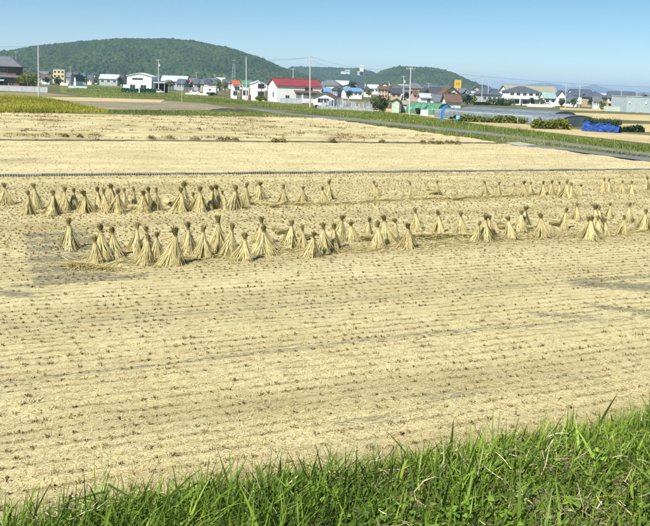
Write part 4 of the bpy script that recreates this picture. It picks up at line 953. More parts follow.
# far town: (x0, x1, top, distance, wall, roof, kind)
TOWN = [(25, 36, 72.6, 480, 'white', 'dark', 'gx'), (37, 43, 73.5, 520, 'grey', 'dark', 'hip'), (40, 50, 74.2, 440, 'white', 'brown', 'gx'), (64, 71, 72.4, 520, 'grey', 'grey', 'gx'), (70.5, 79, 71.6, 560, 'tan', 'dark', 'gx'), (78, 87, 72.2, 520, 'grey', 'slate', 'hip'), (73, 80, 74.5, 440, 'white', 'dark', 'gy'),
        (86, 92, 74.6, 500, 'white', 'slate', 'gx'), (91, 98, 74.0, 560, 'white', 'grey', 'gy'), (99, 118, 74.2, 500, 'grey', 'silver', 'gx'), (105, 114, 73.3, 610, 'tan', 'slate', 'hip'), (117, 124, 74.4, 520, 'grey', 'dark', 'gx'),
        (161, 187, 75.7, 430, 'steel', 'silver', 'gx'), (153, 161, 75.2, 480, 'white', 'slate', 'gx'), (187, 193.5, 78, 360, 'white', 'orange', 'gy'), (193, 199, 79.2, 420, 'grey', 'slate', 'gx'), (198, 204, 79.6, 380, 'tan', 'grey', 'hip'), (204, 212, 79.0, 460, 'white', 'dark', 'gx'), (212, 220, 79.6, 430, 'cream', 'slate', 'gx'), (221, 229, 79.2, 480, 'grey', 'slate', 'gx'),
        (176, 186, 79.0, 400, 'grey', 'slate', 'gx'), (163, 172, 80.0, 380, 'white', 'grey', 'gx'), (320, 328, 84.2, 430, 'white', 'grey', 'hip'), (326, 337, 82.6, 560, 'grey', 'dark', 'gx'), (322, 332, 87.6, 300, 'steel', 'blue', 'gx'), (331, 342, 86.2, 360, 'grey', 'dark', 'hip'), (336, 345, 83.4, 520, 'white', 'slate', 'gy'), (345, 353, 84.2, 480, 'grey', 'grey', 'gx'),
        (358, 367, 83.6, 520, 'tan', 'dark', 'gx'), (364, 372, 86.8, 400, 'white', 'dark', 'hip'), (367, 379, 84.4, 560, 'white', 'silver', 'gx'), (380, 392, 84.0, 600, 'grey', 'slate', 'gx'), (392, 401, 85.0, 520, 'white', 'brown', 'gx'), (400, 412, 85.6, 500, 'grey', 'dark', 'hip'), (401, 411, 89.6, 340, 'white', 'grey', 'gx'), (411, 424, 85.8, 560, 'grey', 'slate', 'gx'),
        (412, 420, 90.5, 320, 'pink', 'brown', 'gx'), (421, 431, 87.2, 430, 'tan', 'dark', 'hip'), (424, 436, 85.9, 640, 'white', 'slate', 'gx'), (459, 468, 88.2, 480, 'white', 'grey', 'gx'), (466, 478, 89.6, 430, 'grey', 'slate', 'gx'), (470, 480, 91.5, 360, 'steel', 'silver', 'gx'), (461, 471, 92.4, 330, 'grey', 'dark', 'hip'),
        (566, 576, 92.6, 430, 'white', 'slate', 'gx'), (570, 578, 97.0, 330, 'white', 'grey', 'gy'), (577, 588, 93.8, 460, 'grey', 'dark', 'gx'), (594, 606, 96.6, 300, 'white', 'grey', 'gx'), (640, 652, 93.0, 480, 'white', 'slate', 'hip'), (500, 508, 90.6, 460, 'paleblue', 'blue', 'gx'), (268, 275, 82.5, 420, 'grey', 'slate', 'gx'), (321, 331, 81.6, 640, 'tan', 'khaki', 'gx')]
LAND = [(28, 'the yellow green tree'), (57, 'the yellow building'), (100, 'the far warehouse'), (138, 'the white gabled building'), (175, 'the long grey warehouse'), (210, 'the white box building'), (233, 'the lattice tower'), (293, 'the red roofed building'), (352, 'the bright blue roof'), (384, 'the pinkish tan apartment'), (411, 'the pole by the shed'), (457, 'the yellow sign'), (523, 'the big white house'), (580, 'the paired poles at right'), (598, 'the dark blue hipped roof'), (638, 'the grey green factory')]
g = np.random.default_rng(77)
for lo, hi, n_, d0, d1 in ((24, 122, 14, 560, 800), (160, 262, 14, 520, 800), (322, 478, 34, 420, 800), (545, 652, 18, 400, 760)):
    for k_ in range(n_):
        c = lo + (hi - lo) * (k_ + g.uniform(.1, .9)) / n_; d_ = g.uniform(d0, d1); w_ = g.uniform(7, 14) * FPX / d_ ; h_ = g.uniform(5.2, 8.2)
        TOWN.append((c - w_ / 2, c + w_ / 2, hor(c) - (h_ - CH) * FPX / d_, d_, ['white', 'grey', 'tan', 'cream', 'steel', 'white'][g.integers(6)], ['grey', 'dark', 'slate', 'brown', 'silver', 'slate', 'grey'][g.integers(7)], ['gx', 'gx', 'hip', 'gy'][g.integers(4)]))
KN = {'gx': 'house', 'gy': 'gabled house', 'hip': 'hip-roofed house'}
seen = {}
for i, (a, b_, yt, dist, wl, rf, kd) in enumerate(TOWN):
    c = (a + b_) / 2; l = min(LAND, key=lambda q: abs(q[0] - c)); side = 'behind' if abs(l[0] - c) < 4 else ('left of' if c < l[0] else 'right of')
    lab = f'far {rf}-roofed {wl} {KN[kd]} {side} {l[1]}'
    seen[lab] = seen.get(lab, 0) + 1
    if seen[lab] > 1: lab += f', {ordw(seen[lab] - 1)} such'
    house(lab, a, b_, yt, dist, wl, rf, kd, 7.0, .62, random.uniform(-.3, .3), grid=(2 if b_ - a < 9 else 3, (.38,)), group='houses of the far town')

seen = {}
for i, (px, yt, dist, wp) in enumerate(TT):
    l = min(LAND, key=lambda q: abs(q[0] - px)); side = 'in front of' if abs(l[0] - px) < 3 else ('left of' if px < l[0] else 'right of')
    adj = ['small dark', 'round', 'bushy', 'low', 'olive green', 'deep green'][i % 6]
    lab = f'{adj} town tree {side} {l[1]}'; seen[lab] = seen.get(lab, 0) + 1
    if seen[lab] > 1: lab += ', the one further right'
    tree('town_tree', lab, 'tree', px, dist, wp, yt, M_leaf if i % 3 else M_leaf_yellow, 260, 'trees of the far town', seed=50 + i)

# graveyard
stone_m = [plain('gravestone_a', (.30, .32, .34), .6, .25, 3), plain('gravestone_b', (.42, .44, .46), .6, .25, 3), plain('gravestone_c', (.2, .21, .23), .5, .25, 3)]
def stone_meshes(s):
    b1 = MB().box(-.45, .45, -.45, .45, -.05, .3).box(-.32, .32, -.32, .32, .302, .55)
    b2 = MB().box(-.17, .17, -.17, .17, .552, 1.35); b2.v += []; 
    return b1, b2
GRAVES = []
for i in range(52):
    px = random.uniform(321, 374); dist = random.uniform(172, 205); q = at(px, dist); s_ = random.uniform(.85, 1.45)
    r_ = empty('gravestone', (q[0], q[1], 0), random.uniform(-.1, .1)); r_.scale = (s_ * .9, s_ * .9, s_)
    r_['pxd'] = (px, dist); GRAVES.append(r_)
    if i == 0:
        b1, b2 = stone_meshes(1); gb = [b1.build('base', stone_m[0], r_).data]; gp = [b2.build('pillar', m_, r_).data if k_ == 0 else None for k_, m_ in enumerate(stone_m[:1])]
    else:
        o = link('base', gb[0], None, r_); o2 = link('pillar', gp[0], None, r_)
        for ob in (o, o2): ob.material_slots[0].link = 'OBJECT'; ob.material_slots[0].material = random.choice(stone_m)
GRAVES.sort(key=lambda r: r['pxd'][0])
for i, r_ in enumerate(GRAVES):
    row = 'front' if r_['pxd'][1] < 183 else ('middle' if r_['pxd'][1] < 194 else 'back'); sz = 'tall' if r_.scale[2] > 1.2 else ('short' if r_.scale[2] < 1.0 else 'stepped')
    tag(r_, f'{sz} grey gravestone, {ordw(i)} from the left, in the {row} of the graveyard', 'gravestone', 'gravestones behind the road'); del r_['pxd']
lowwall('grey fence wall along the graveyard front', 318, 374, 0, 170.5, .55, M_block, piers=8)

# ------------------------------------------------------------------ greenhouse, nets, arch
M_poly = plain('greenhouse_film', (.17, .205, .235), .55, .4, .35, .25)
M_steel = plain('galvanised', (.45, .48, .5), .4, .15, 3, .5, .4)
def tunnel(name, label, A, B_, width, h, n, mat, hoop_mat, n_hoop, wall=.8):
    """arched house whose long axis goes A to B on the ground"""
    A = np.array(A[:2]); B_ = np.array(B_[:2]); ax = B_ - A; L = np.linalg.norm(ax); yaw = math.atan2(ax[1], ax[0])
    root = empty(name, (*((A + B_) / 2), 0), yaw); tag(root, label, 'greenhouse')
    prof = [(-width / 2, 0), (-width / 2, wall)] + [(-width / 2 * math.cos(t), wall + (h - wall) * math.sin(t)) for t in np.linspace(.2, math.pi - .2, 11)] + [(width / 2, wall), (width / 2, 0)]
    for i in range(n):
        x0 = -L / 2 + L * i / n; b_ = MB(); x1 = -L / 2 + L * (i + 1) / n - .03
        sag = random.uniform(-.04, .03)
        for (y0, z0), (y1, z1) in zip(prof[:-1], prof[1:]):
            b_.poly([(x0, y0, z0), (x1, y0, z0 + sag), (x1, y1, z1 + sag), (x0, y1, z1)])
        b_.build('panel', mat, root)
    for i in range(n_hoop + 1):
        x = -L / 2 + L * i / n_hoop
        MB().tube([(x, y * 1.012, z * 1.012 + .01) for y, z in prof], .035, 5).build('hoop', hoop_mat, root)
    MB().poly([(-L / 2 + .02, y * .99, z * .99) for y, z in prof]).build('end_panel', mat, root)
    MB().poly([(L / 2 - .02, y * .99, z * .99) for y, z in prof]).build('end_panel', mat, root)
    return root
A = at(452, 152); B_ = at(580, 131)
tunnel('greenhouse', 'long low greenhouse with greyish blue film roof beyond the verge', A, B_, 9.0, 1.75, 24, M_poly, plain('film_edge', (.26, .29, .31), .5), 24, 1.0)
A = at(474, 168); B_ = at(566, 152)
tunnel('greenhouse', 'second greyish blue greenhouse just behind the long one', A, B_, 8, 1.85, 16, M_poly, plain('film_edge', (.26, .29, .31), .5), 16, 1.0)
tunnel('net_house', 'low arched house covered in bright green netting left of the blue arch', at(414, 170), at(446, 163), 4.5, 2.35, 6, plain('green_net', (.07, .21, .12), .85, .5, 1), M_steel, 6, .5)
# gutter rail in front
a, b_ = at(430, 148), at(534, 129); rt = empty('pipe_rail', (*((a + b_) / 2)[:2], 0), math.atan2(b_[1] - a[1], b_[0] - a[0])); tag(rt, 'pale grey pipe rail on posts running along the greenhouse', 'rail')
L = float(np.linalg.norm((b_ - a)[:2]))
MB().tube([(-L / 2, 0, 1.45), (L / 2, 0, 1.35)], .08, 7).build('rail', plain('pale_pipe', (.36, .4, .42), .6), rt)
for i in range(9): MB().tube([(-L / 2 + L * i / 8, 0, -.1), (-L / 2 + L * i / 8, 0, 1.3)], .045 if i < 8 else .09, 6).build('post', plain('pale_pipe', (.55, .6, .62)), rt)
# blue arch
a, b_ = at(441, 134), at(460, 131); W_ = b_[0] - a[0]
rt = empty('pipe_arch', ((a[0] + b_[0]) / 2, 132.5, 0)); tag(rt, 'open pipe arch with blue sheet hanging from its left half', 'arch')
arc = [(-W_ / 2 * math.cos(t), 0, .9 + 1.75 * math.sin(t)) for t in np.linspace(0, math.pi, 15)]
for y in (-.5, .5): MB().tube([(-W_ / 2, y, -.1)] + [(x, y, z) for x, _, z in arc] + [(W_ / 2, y, -.1)], .045, 6).build('hoop', plain('blue_pipe', (.25, .42, .7), .5), rt)
b2 = MB(); sh = [(-W_ / 2 - .05, 0.0)] + [(x * 1.02 - .03, z * 1.02) for x, _, z in arc[:9]]
for (x0, z0), (x1, z1) in zip(sh[:-1], sh[1:]): b2.poly([(x0, -.62, z0), (x0 + .02, .62, z0), (x1 + .02, .62, z1), (x1, -.62, z1)])
for (x0, z0), (x1, z1) in zip(sh[:6], sh[1:7]): b2.poly([(x0, -.62, z0), (x1, -.62, z1), (x1 + .35, -.6, z1 - .12), (x0 + .45, -.6, z0)])
b2.build('sheet', plain('blue_sheet', (.05, .2, .55), .5, .2, 2), rt)
MB().box(-W_ / 2, W_ / 2, -.03, .03, .25, .32).build('cross_bar', plain('pale_pipe', (.55, .6, .62)), rt)
q = at(459.5, 129); t_ = empty('water_tank', (q[0], q[1], 0)); tag(t_, 'small blue water tank on a stand beside the arch', 'tank')
MB().tube([(0, 0, .45), (0, 0, .5), (0, 0, .95), (0, 0, 1.05)], [.3, .34, .34, .2], 12).build('drum', plain('tank_blue', (.25, .5, .8), .5), t_)
for x in (-.25, .25): MB().box(x - .04, x + .04, -.2, .2, -.1, .448).build('leg', M_dark, t_)
q = at(425.3, 153); t_ = empty('container', (q[0], q[1], 0)); tag(t_, 'small white storage box at the foot of the net house', 'box')
MB().box(-.65, .65, -.5, .5, .05, 1.1).build('body', wallm('white'), t_); MB().box(-.7, .7, -.55, .55, 1.102, 1.18).build('lid', wallm('white'), t_); MB().box(-.6, .6, -.45, .45, -.1, .048).build('foot', M_dark, t_)
# blue netted bed
a, b_ = at(585.5, 116), at(622.5, 113); rt = empty('netted_bed', (*((a + b_) / 2)[:2], 0), math.atan2(b_[1] - a[1], b_[0] - a[0])); L = float(np.linalg.norm((b_ - a)[:2]))
tag(rt, 'crop bed wrapped in deep blue netting beside the road verge', 'netted bed')
nx, nz = 70, 16; V_ = []; F_ = []
for j in range(nz):
    for i in range(nx):
        x = -L / 2 + L * i / (nx - 1); tp = (.75 + .85 * float(vnoise(x * .9 + 9, 4))) * (1 - .35 * abs(2 * x / L) ** 4); z = tp * j / (nz - 1)
        V_.append((x, -.9 + .7 * (float(fbm(x * 1.6, z * 2.2, 3)) - .4) + .3 * (j / nz) ** 2, z))
for j in range(nz):
    for i in range(nx):
        x = -L / 2 + L * i / (nx - 1); tp = (.75 + .85 * float(vnoise(x * .9 + 9, 4))) * (1 - .35 * abs(2 * x / L) ** 4); V_.append((x, -.65 + 1.5 * j / (nz - 1), tp - (.02 if j == 0 else 0) + .5 * (float(fbm(x * 1.7, j * .5, 3)) - .3) * (j > 0) - (1.0 if j == nz - 1 else 0)))
for q0 in (0, nx * nz):
    for j in range(nz - 1):
        for i in range(nx - 1): F_.append((q0 + j * nx + i, q0 + j * nx + i + 1, q0 + (j + 1) * nx + i + 1, q0 + (j + 1) * nx + i))
me = arr_mesh('net', np.array(V_), np.array(F_), None, True); me.materials.append(plain('blue_net', (.018, .065, .27), .8, .75, 2.6)); link('net', me, None, rt)
n = 1500; q = np.stack([rng.uniform(-L / 2, L / 2, n), rng.uniform(-.6, .7, n), 1.0 + 1.1 * rng.random(n) * vnoise(rng.uniform(0, 9, n), rng.uniform(0, 9, n))], -1)
d, s = randdir(n, 0, 1.3); link('crown', arr_mesh('crown', *strips(q, d, s, rng.uniform(.12, .3, n), rng.uniform(.06, .12, n), np.zeros(n), np.clip(rng.normal(.5, .25, n), 0, 1), 1, .5)), M_leaf, rt)
for i in range(9): MB().tube([(-L / 2 + L * i / 8, .1, -.1), (-L / 2 + L * i / 8, .1, 1.7)], .025, 5).build('post', M_bark, rt)
# dark mound, red barrel
b2 = MB(); me = None
U_, Vv = np.meshgrid(np.linspace(-1, 1, 30), np.linspace(-1, 1, 14)); c0 = P(228, 110.5); pw = 30 * c0[1] / FPX / 2
Z = np.clip(1 - U_ ** 2 - Vv ** 2, 0, 1) ** .6 * (.25 + .75 * fbm(U_ * 4 + 3, Vv * 2, 3)) * 1.0 - .06
idx = np.arange(30 * 14).reshape(14, 30); F_ = np.stack([idx[:-1, :-1], idx[:-1, 1:], idx[1:, 1:], idx[1:, :-1]], -1).reshape(-1, 4)
o = link('soil_mound', arr_mesh('soil_mound', np.stack([U_ * pw + Vv * 2, Vv * 3.0, Z * .7], -1).reshape(-1, 3), F_, None, True), ground_mat('dark_soil', [(.3, (.03, .028, .024)), (.7, (.11, .10, .085))], 1, 5)); o.location = (c0[0], c0[1], 0)
tag(o, 'low dark soil mound in the grass before the lane', 'mound')
q = at(250, 226); o = MB().tube([(0, 0, -.05), (0, 0, .3), (0, 0, 1.5), (0, 0, 1.75)], [.38, .42, .38, .2], 10).build('barrel', plain('rust_red', (.22, .07, .05), .7)); o.location = (q[0], q[1], 0); tag(o, 'rusty red barrel at the foot of a white house', 'barrel')
q = at(317, 172); o = MB().tube([(0, 0, -.05), (0, 0, .2), (0, 0, .8), (0, 0, .9)], [.34, .4, .38, .25], 10).build('barrel', plain('rust_red', (.22, .07, .05), .7)); o.location = (q[0], q[1], 0); tag(o, 'rusty red barrel on the verge by the middle pole', 'barrel')

# parked vehicles
def car(label, px, dist, yaw, colr, cname):
    q = at(px, dist); rt = empty('parked_car', (q[0], q[1], 0), yaw); tag(rt, label, 'car')
    m_ = plain('car_' + cname, colr, .3, .05, 1, .5)
    MB().prism([(-1.9, .35), (1.9, .35), (1.95, .75), (1.25, .95), (.6, 1.5), (-1.3, 1.55), (-1.85, 1.0)], 'y', -.8, .8).build('body', m_, rt)
    for s_ in (-.81, .81): MB().prism([(-1.15, 1.0), (.95, 1.0), (.5, 1.42), (-1.15, 1.45)], 'y', min(s_, s_ * 1.01), max(s_, s_ * 1.01)).build('side_window', M_glass, rt)
    for x in (-1.2, 1.2):
        for y in (-.78, .78):
            w_ = MB().tube([(x, y - .1, .33), (x, y + .1, .33)], .33, 12).build('wheel', M_dark, rt); MB().tube([(x, y - .11, .33), (x, y + .11, .33)], .18, 8).build('rim', M_frame, w_)
    for y in (-.6, .6): MB().box(1.9, 1.97, y - .15, y + .15, .62, .76).build('headlight', M_frame, rt)
car('white car parked under the carport of the white gabled building', 158, 291, .4, (.78, .78, .78), 'white')
car('white car parked on the meadow edge near the low white wall', 195, 300, .2, (.76, .76, .78), 'white')
car('small dark car parked in the yard right of the net house', 472, 300, .1, (.06, .07, .09), 'dark')

# ------------------------------------------------------------------ poles, towers, wires
M_pole = plain('pole_concrete', (.5, .5, .47), .8, .12, 1)
POLES = {}
def pole(key, px, ytop, dist, label, lean=0.0, arms=1, rad=.17, box=False, group='utility poles'):
    p = at(px, dist); h = (hor(px) - ytop) * dist / FPX + CH
    rt = empty('utility_pole', p); rt.rotation_euler = (0, lean, 0); tag(rt, label, 'pole', group)
    MB().tube([(0, 0, -.3), (0, 0, h)], [rad, rad * .6], 8).build('shaft', M_pole, rt)
    for k_ in range(arms):
        ar = MB().box(-.9, .9, -.05, .05, h - .35 - .7 * k_, h - .25 - .7 * k_).build('crossarm', M_steel, rt)
        for x in (-.8, -.3, .3, .8): MB().tube([(x, 0, h - .248 - .7 * k_), (x, 0, h - .05 - .7 * k_)], .05, 6).build('insulator', wallm('white'), ar)
    if box:
        MB().tube([(.45, -.1, h - 2.6), (.45, -.1, h - 1.6)], .28, 10).build('transformer', plain('transformer', (.55, .57, .58), .5), rt)
    POLES[key] = Vector((p[0] + math.sin(lean) * h, p[1], h * math.cos(lean) - .1)); return rt
pole('a', 39, 46, 180, 'tall bare pole beside the traditional house at far left', R(-1.2), 0, .2)
pole('b', 159, 59.5, 294, 'pole with transformer right of the white gabled building', R(-1.6), 1, .2, True)
pole('c', 247, 56.5, 229, 'tall white pole in front of the green roofed house', R(-2), 0, .2)
pole('d', 311, 56, 170, 'tall pole with crossarm in front of the red roofed building', R(-2), 2, .18)
pole('e', 410.5, 67.5, 159, 'pole right beside the pale green shed', R(-.6), 1, .17)
pole('f', 404, 76, 300, 'pole with white transformer left of the shed pole', R(-1.5), 1, .2, True)
pole('g', 182.3, 79.8, 190, 'thin short white post in the meadow', R(-1), 0, .06)
pole('h', 482.3, 76.5, 300, 'slim white pole left of the dark hip-roofed house', R(-1), 0, .16)
pole('i', 488.5, 79, 330, 'grey pole close right of the slim white pole', R(-1), 1, .16)
pole('j', 566, 84, 300, 'left one of the two tall poles at right', R(-1), 1, .15)
pole('k', 579.8, 84, 300, 'right one of the two tall poles at right', R(-1), 1, .15)
pole('l', 621.6, 89.5, 300, 'white lamp-like pole before the cream gabled house at right', R(-1), 0, .13)
pole('m', 70.6, 66.5, 420, 'far thin pole right of the yellow building', R(-1), 1, .16)
pole('n', 293.5, 68.5, 330, 'far pole rising behind the red roof', R(-1.5), 1, .2)
pole('o', 429, 83, 380, 'far pole behind the low storehouses', R(-1), 1, .16)
pole('q', 389, 80.5, 420, 'far pole with white tank above the pinkish apartment', R(-1), 0, .16, True)
pole('r', 365, 81.5, 430, 'far pole with white drum right of the blue roof', R(-1), 0, .16, True)
pole('s', 544, 75.5, 420, 'tall thin antenna mast behind the khaki hall', R(-1), 0, .09)
pole('t', 196.5, 72.2, 520, 'far thin pole above the town left of the lattice tower', R(-1), 1, .15)
pole('u', 215, 74, 520, 'far thin pole between the white box and the lattice tower', R(-1), 1, .15)
pole('v', 637, 92, 330, 'thin grey pole behind the factory at the right edge', R(-1), 1, .13)
pole('w', 16.3, 51.5, 420, 'thin far pole behind the traditional house roof', R(-1), 1, .13)
pole('x', 108.6, 27.0, 1350, 'faint tall mast standing on the forested hill', R(-1), 0, .35)
def wire(a, b_, sag, label, off=(0, 0, 0)):
    a, b_ = POLES[a] if isinstance(a, str) else Vector(a), POLES[b_] if isinstance(b_, str) else Vector(b_)
    a = a + Vector(off); b_ = b_ + Vector(off); pts = []
    for i in range(17):
        t = i / 16; q = a.lerp(b_, t); q.z -= sag * 4 * t * (1 - t); pts.append(q - a)
    o = MB().tube(pts, .016, 4).build('power_line', plain('cable', (.06, .06, .065), .6)); o.location = a; tag(o, label, 'cable', 'overhead power lines')
wire('c', 'd', 1.0, 'overhead wire between the white pole and the red building pole')
wire('d', 'e', 1.5, 'lower overhead wire between the red building pole and the shed pole', (.5, 0, -.9))
wire('d', (-120, 175, 9.5), 1.8, 'long overhead wire leaving the red building pole leftwards', (0, 0, -.4))
wire('e', (120, 168, 10), 2.2, 'long overhead wire leaving the shed pole rightwards', (0, 0, -.2))
wire('j', 'k', .3, 'short overhead wire joining the paired poles at right')
wire('d', 'e', 1.2, 'overhead wire between the red building pole and the shed pole')
wire('e', 'h', 2.0, 'overhead wire from the shed pole to the slim white pole')
wire('i', 'j', 1.6, 'overhead wire from the grey pole to the paired poles')
wire('k', 'v', 1.6, 'overhead wire from the paired poles to the factory pole')
wire('a', (-190, 190, 11), 1.5, 'overhead wire from the far left pole out of the picture')
wire('b', 'c', 2.0, 'overhead wire from the transformer pole to the white pole')
# lattice tower
p = at(233.5, 700); h = (hor(233.5) - 60) * 700 / FPX + CH
rt = empty('lattice_tower', p); tag(rt, 'pale steel lattice tower before the forested hill', 'tower')
for sx in (-1, 1):
    for sy in (-1, 1): MB().tube([(sx * 1.6, sy * 1.6, -.3), (sx * .7, sy * .7, h * .85), (sx * .7, sy * .7, h)], .14, 5).build('leg', M_steel, rt)
for k_ in range(9):
    z0, z1 = h * k_ / 9, h * (k_ + 1) / 9; w0 = 1.6 - .9 * min(1, k_ / 7.6); w1 = 1.6 - .9 * min(1, (k_ + 1) / 7.6)
    for sy in (-1, 1): MB().tube([(-w0, sy * w0, z0), (w1, sy * w1, z1)], .07, 4).build('brace', M_steel, rt)
    for sx in (-1, 1): MB().tube([(sx * w0, -w0, z0), (sx * w1, w1, z1)], .07, 4).build('brace', M_steel, rt)
MB().box(-1.8, 1.8, -1.8, 1.8, h - .6, h - .3).build('platform', M_steel, rt)
# yellow sign
p = at(457.5, 330); zt = (hor(457.5) - 79.8) * 330 / FPX + CH; zb = (hor(457.5) - 88) * 330 / FPX + CH; hw = 6.6 * 330 / FPX / 2
rt = empty('roadside_sign', p); tag(rt, 'square yellow sign on a mast above the dark gable', 'sign')
MB().tube([(0, 0, -.2), (0, 0, zb + .2)], .2, 8).build('mast', M_steel, rt)
pn = MB().box(-hw, hw, -.18, .18, zb, zt).build('panel', plain('sign_yellow', (.66, .42, .04), .5, .06), rt)
mk = plain('sign_mark', (.25, .17, .08), .6); zc = (zt + zb) / 2
mbx = MB(); mbx.box(-hw * .45, -hw * .25, -.2, -.182, zc - .7, zc + .6).box(-hw * .2, hw * .3, -.2, -.182, zc + .2, zc + .45).box(hw * .3, hw * .5, -.2, -.182, zc - .5, zc + .5).box(-hw * .15, hw * .2, -.2, -.182, zc - .55, zc - .35)
mbx.build('marks', mk, pn)
# long rail fence in the mid meadow
a, b_ = at(163, 340), at(203, 340); L = b_[0] - a[0]; rt = empty('guard_fence', ((a[0] + b_[0]) / 2, 340, 0)); tag(rt, 'long pale guard fence behind the white box building', 'fence')
for z in (1.0, 1.5, 2.0): MB().box(-L / 2, L / 2, -.04, .04, z - .06, z + .06).build('rail', M_steel, rt)
for i in range(15): MB().box(-L / 2 + L * i / 14 - .06, -L / 2 + L * i / 14 + .06, .05, .15, -.1, 2.1).build('post', M_steel, rt)

# ------------------------------------------------------------------ hills and forest
def hill(name, sil, dist, depth, label, crown, ncr, seed, tmean, col_spread=.17):
    """sil: skyline points; real ridge at its own distance with a forest on it"""
    W3 = [at(px, dist, py) for px, py in sil]; xs_ = np.array([q[0] for q in W3]); zs_ = np.array([max(q[2] - crown * .5, -1) for q in W3])
    nx_, ny_ = 90, 26
    X, T = np.meshgrid(np.linspace(xs_[0], xs_[-1], nx_), np.linspace(-1, 1, ny_))
    def hh(X, T):
        r = np.interp(X, xs_, zs_); n_ = fbm(X / 90 + seed, T * 3 + seed, 4) - .47
        f = np.clip(1 - np.abs(T) ** 1.5, 0, 1)
        return r * (f + n_ * .55 * (1 - f) * f * 4 * .6)
    Z = hh(X, T); Y = dist + T * depth; idx = np.arange(nx_ * ny_).reshape(ny_, nx_); F_ = np.stack([idx[:-1, :-1], idx[:-1, 1:], idx[1:, 1:], idx[1:, :-1]], -1).reshape(-1, 4)
    o = link(name, arr_mesh(name, np.stack([X, Y, Z - 2.0], -1).reshape(-1, 3), F_, None, True), plain('hill_soil', (.05, .06, .025), .95, .3, .02)); tag(o, kind='structure')
    g = np.random.default_rng(seed)
    x = g.uniform(xs_[0], xs_[-1], ncr); t = -1 + 1.12 * g.random(ncr) ** .8; z = hh(x, t); y = dist + t * depth
    k = z > 1.0; x, y, z, t = x[k], y[k], z[k], t[k]; n_ = len(x)
    # low-poly crown: 1 + 6 + 6 lumpy dome
    ring = [(math.cos(a) * .95, math.sin(a) * .95, -.25) for a in np.arange(7) * 2 * math.pi / 7] + [(math.cos(a + .4) * .75, math.sin(a + .4) * .75, .45) for a in np.arange(7) * 2 * math.pi / 7] + [(0, 0, .9)]
    base = np.array(ring); kq = len(base)
    V_ = base[None] * g.uniform(.72, 1.28, (n_, kq, 1)) * (crown * g.uniform(.35, .85, n_) * np.where(g.random(n_) < .05, 1.35, 1.0))[:, None, None] * np.array([1, 1, .95])
    V_ = V_ + np.stack([x, y, z], -1)[:, None]
    F1 = [(i, (i + 1) % 7, 7 + (i + 1) % 7) for i in range(7)] + [(i, 7 + (i + 1) % 7, 7 + i) for i in range(7)] + [(7 + i, 7 + (i + 1) % 7, 14) for i in range(7)]
    F_ = (np.arange(n_) * kq)[:, None, None] + np.array(F1)[None]
    tn = np.clip(g.normal(tmean, col_spread, n_) + (fbm(x / 60 + 50, z / 22 + y / 60, 3) - .47) * .8, 0, 1)
    f = link('forest', arr_mesh('forest', V_.reshape(-1, 3), F_.reshape(-1, 3), np.repeat(tn, kq)), M_forest); tag(f, label, 'forest', kind='stuff')
hill('hill', [(-40, 75), (-10, 68), (5, 62), (18, 55), (32, 48.5), (45, 46), (60, 44.5), (75, 43), (90, 41.5), (105, 40.5), (118, 39), (132, 38.6), (148, 39.4), (165, 38.8), (180, 40), (195, 41), (208, 44), (222, 46.5), (235, 49.5), (248, 54), (258, 57), (270, 62), (280, 67), (292, 71), (305, 75), (325, 82), (345, 86)], 1450, 330, 'dense green forest covering the big rounded hill', 6.0, 27000, 5, .5)
hill('ridge', [(255, 84), (272, 76), (284, 70.5), (292, 67.5), (305, 67), (330, 68), (345, 68.5), (360, 69), (368, 70.5), (376, 74), (388, 79), (405, 88)], 2300, 300, 'bluish green forest on the flat far ridge', 9, 7000, 9, .4)
hill('hill', [(352, 88), (368, 79), (378, 73.5), (388, 69), (398, 66.6), (408, 67), (420, 67.6), (432, 68), (442, 70), (452, 73.5), (462, 78.5), (470, 82.5), (478, 87), (490, 93)], 1750, 260, 'green forest on the smaller hill right of centre', 7.5, 9500, 13, .45)
M_mtn = plain('far_mountain', (.05, .065, .05), .95, .3, .002)
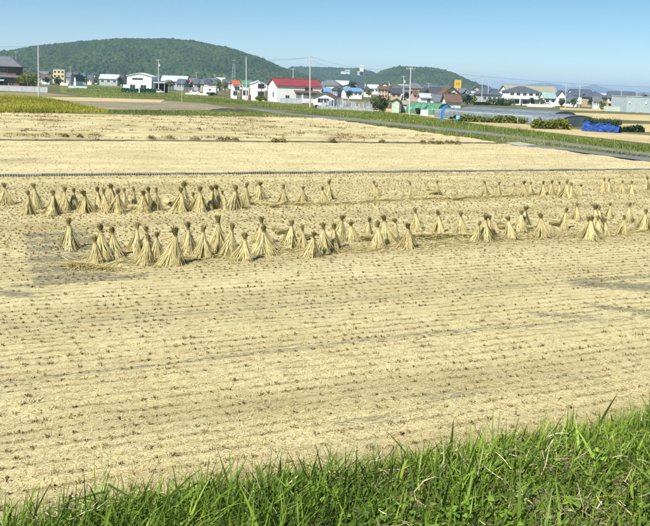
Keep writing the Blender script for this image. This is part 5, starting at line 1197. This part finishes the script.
def mountain(sil, dist):
    pts = [at(px, dist, py) for px, py in sil]; b_ = MB()
    for p0, p1 in zip(pts[:-1], pts[1:]):
        for sgn in (-1, 1):
            b_.poly([(p0[0], dist + sgn * 900, -5), (p1[0], dist + sgn * 900, -5), tuple(p1), tuple(p0)])
    tag(b_.build('mountain', M_mtn), kind='structure')
mountain([(455, 92), (480, 89), (505, 88.5), (520, 86), (532, 84), (546, 82.5), (556, 84), (566, 87), (580, 87), (594, 84.5), (602, 86.5), (614, 90), (632, 91), (660, 93), (700, 97)], 9500)

# white buildings on the flat ridge
for i, (x0, x1, yt, yb, wl, lab) in enumerate([(341, 345, 71.2, 73, 'white', 'small white block at the left of the ridge-top buildings'), (345, 350, 69.8, 73.4, 'paleblue', 'pale blue block on the ridge top'), (357.5, 363.5, 71.3, 74, 'paleblue', 'wide pale blue block right of the ridge-top group'), (360, 363.6, 64.6, 69.3, 'white', 'white tower rising over the ridge top')]):
    p0 = at((x0 + x1) / 2, 2150, yt); p1 = at((x0 + x1) / 2, 2150, yb); w = (x1 - x0) * 2150 / FPX
    rt = empty('ridge_building', (p0[0], 2150, p1[2])); tag(rt, lab, 'building', 'buildings on the ridge')
    H_ = p0[2] - p1[2]
    MB().box(-w / 2, w / 2, -6, 6, -16, H_ - .5).build('wall', wallm(wl), rt); MB().box(-w / 2 - .4, w / 2 + .4, -6.4, 6.4, H_ - .498, H_).build('roof', roofm('white'), rt)
    for k_ in range(3): MB().box(-w / 2 + w * (k_ + .25) / 3, -w / 2 + w * (k_ + .75) / 3, -6.1, -5.9, H_ * .4, H_ * .65).build('window', M_glass, rt)

# ------------------------------------------------------------------ haze
hz = MB().box(-11000, 11000, -250, 13500, -1.2, 136).build('haze', plain('tmp', (.5, .5, .5)))
hz.data.materials.clear()
hm = bpy.data.materials.new('haze_air'); hm.use_nodes = True; nt = hm.node_tree
nt.nodes.remove(nt.nodes['Principled BSDF'])
pv_ = nt.nodes.new('ShaderNodeVolumePrincipled'); pv_.inputs['Color'].default_value = (.5, .72, 1.0, 1); pv_.inputs['Density'].default_value = .00018; pv_.inputs['Anisotropy'].default_value = 0.0
nt.links.new(pv_.outputs[0], nt.nodes['Material Output'].inputs['Volume'])
hz.data.materials.append(hm); tag(hz, kind='stuff')
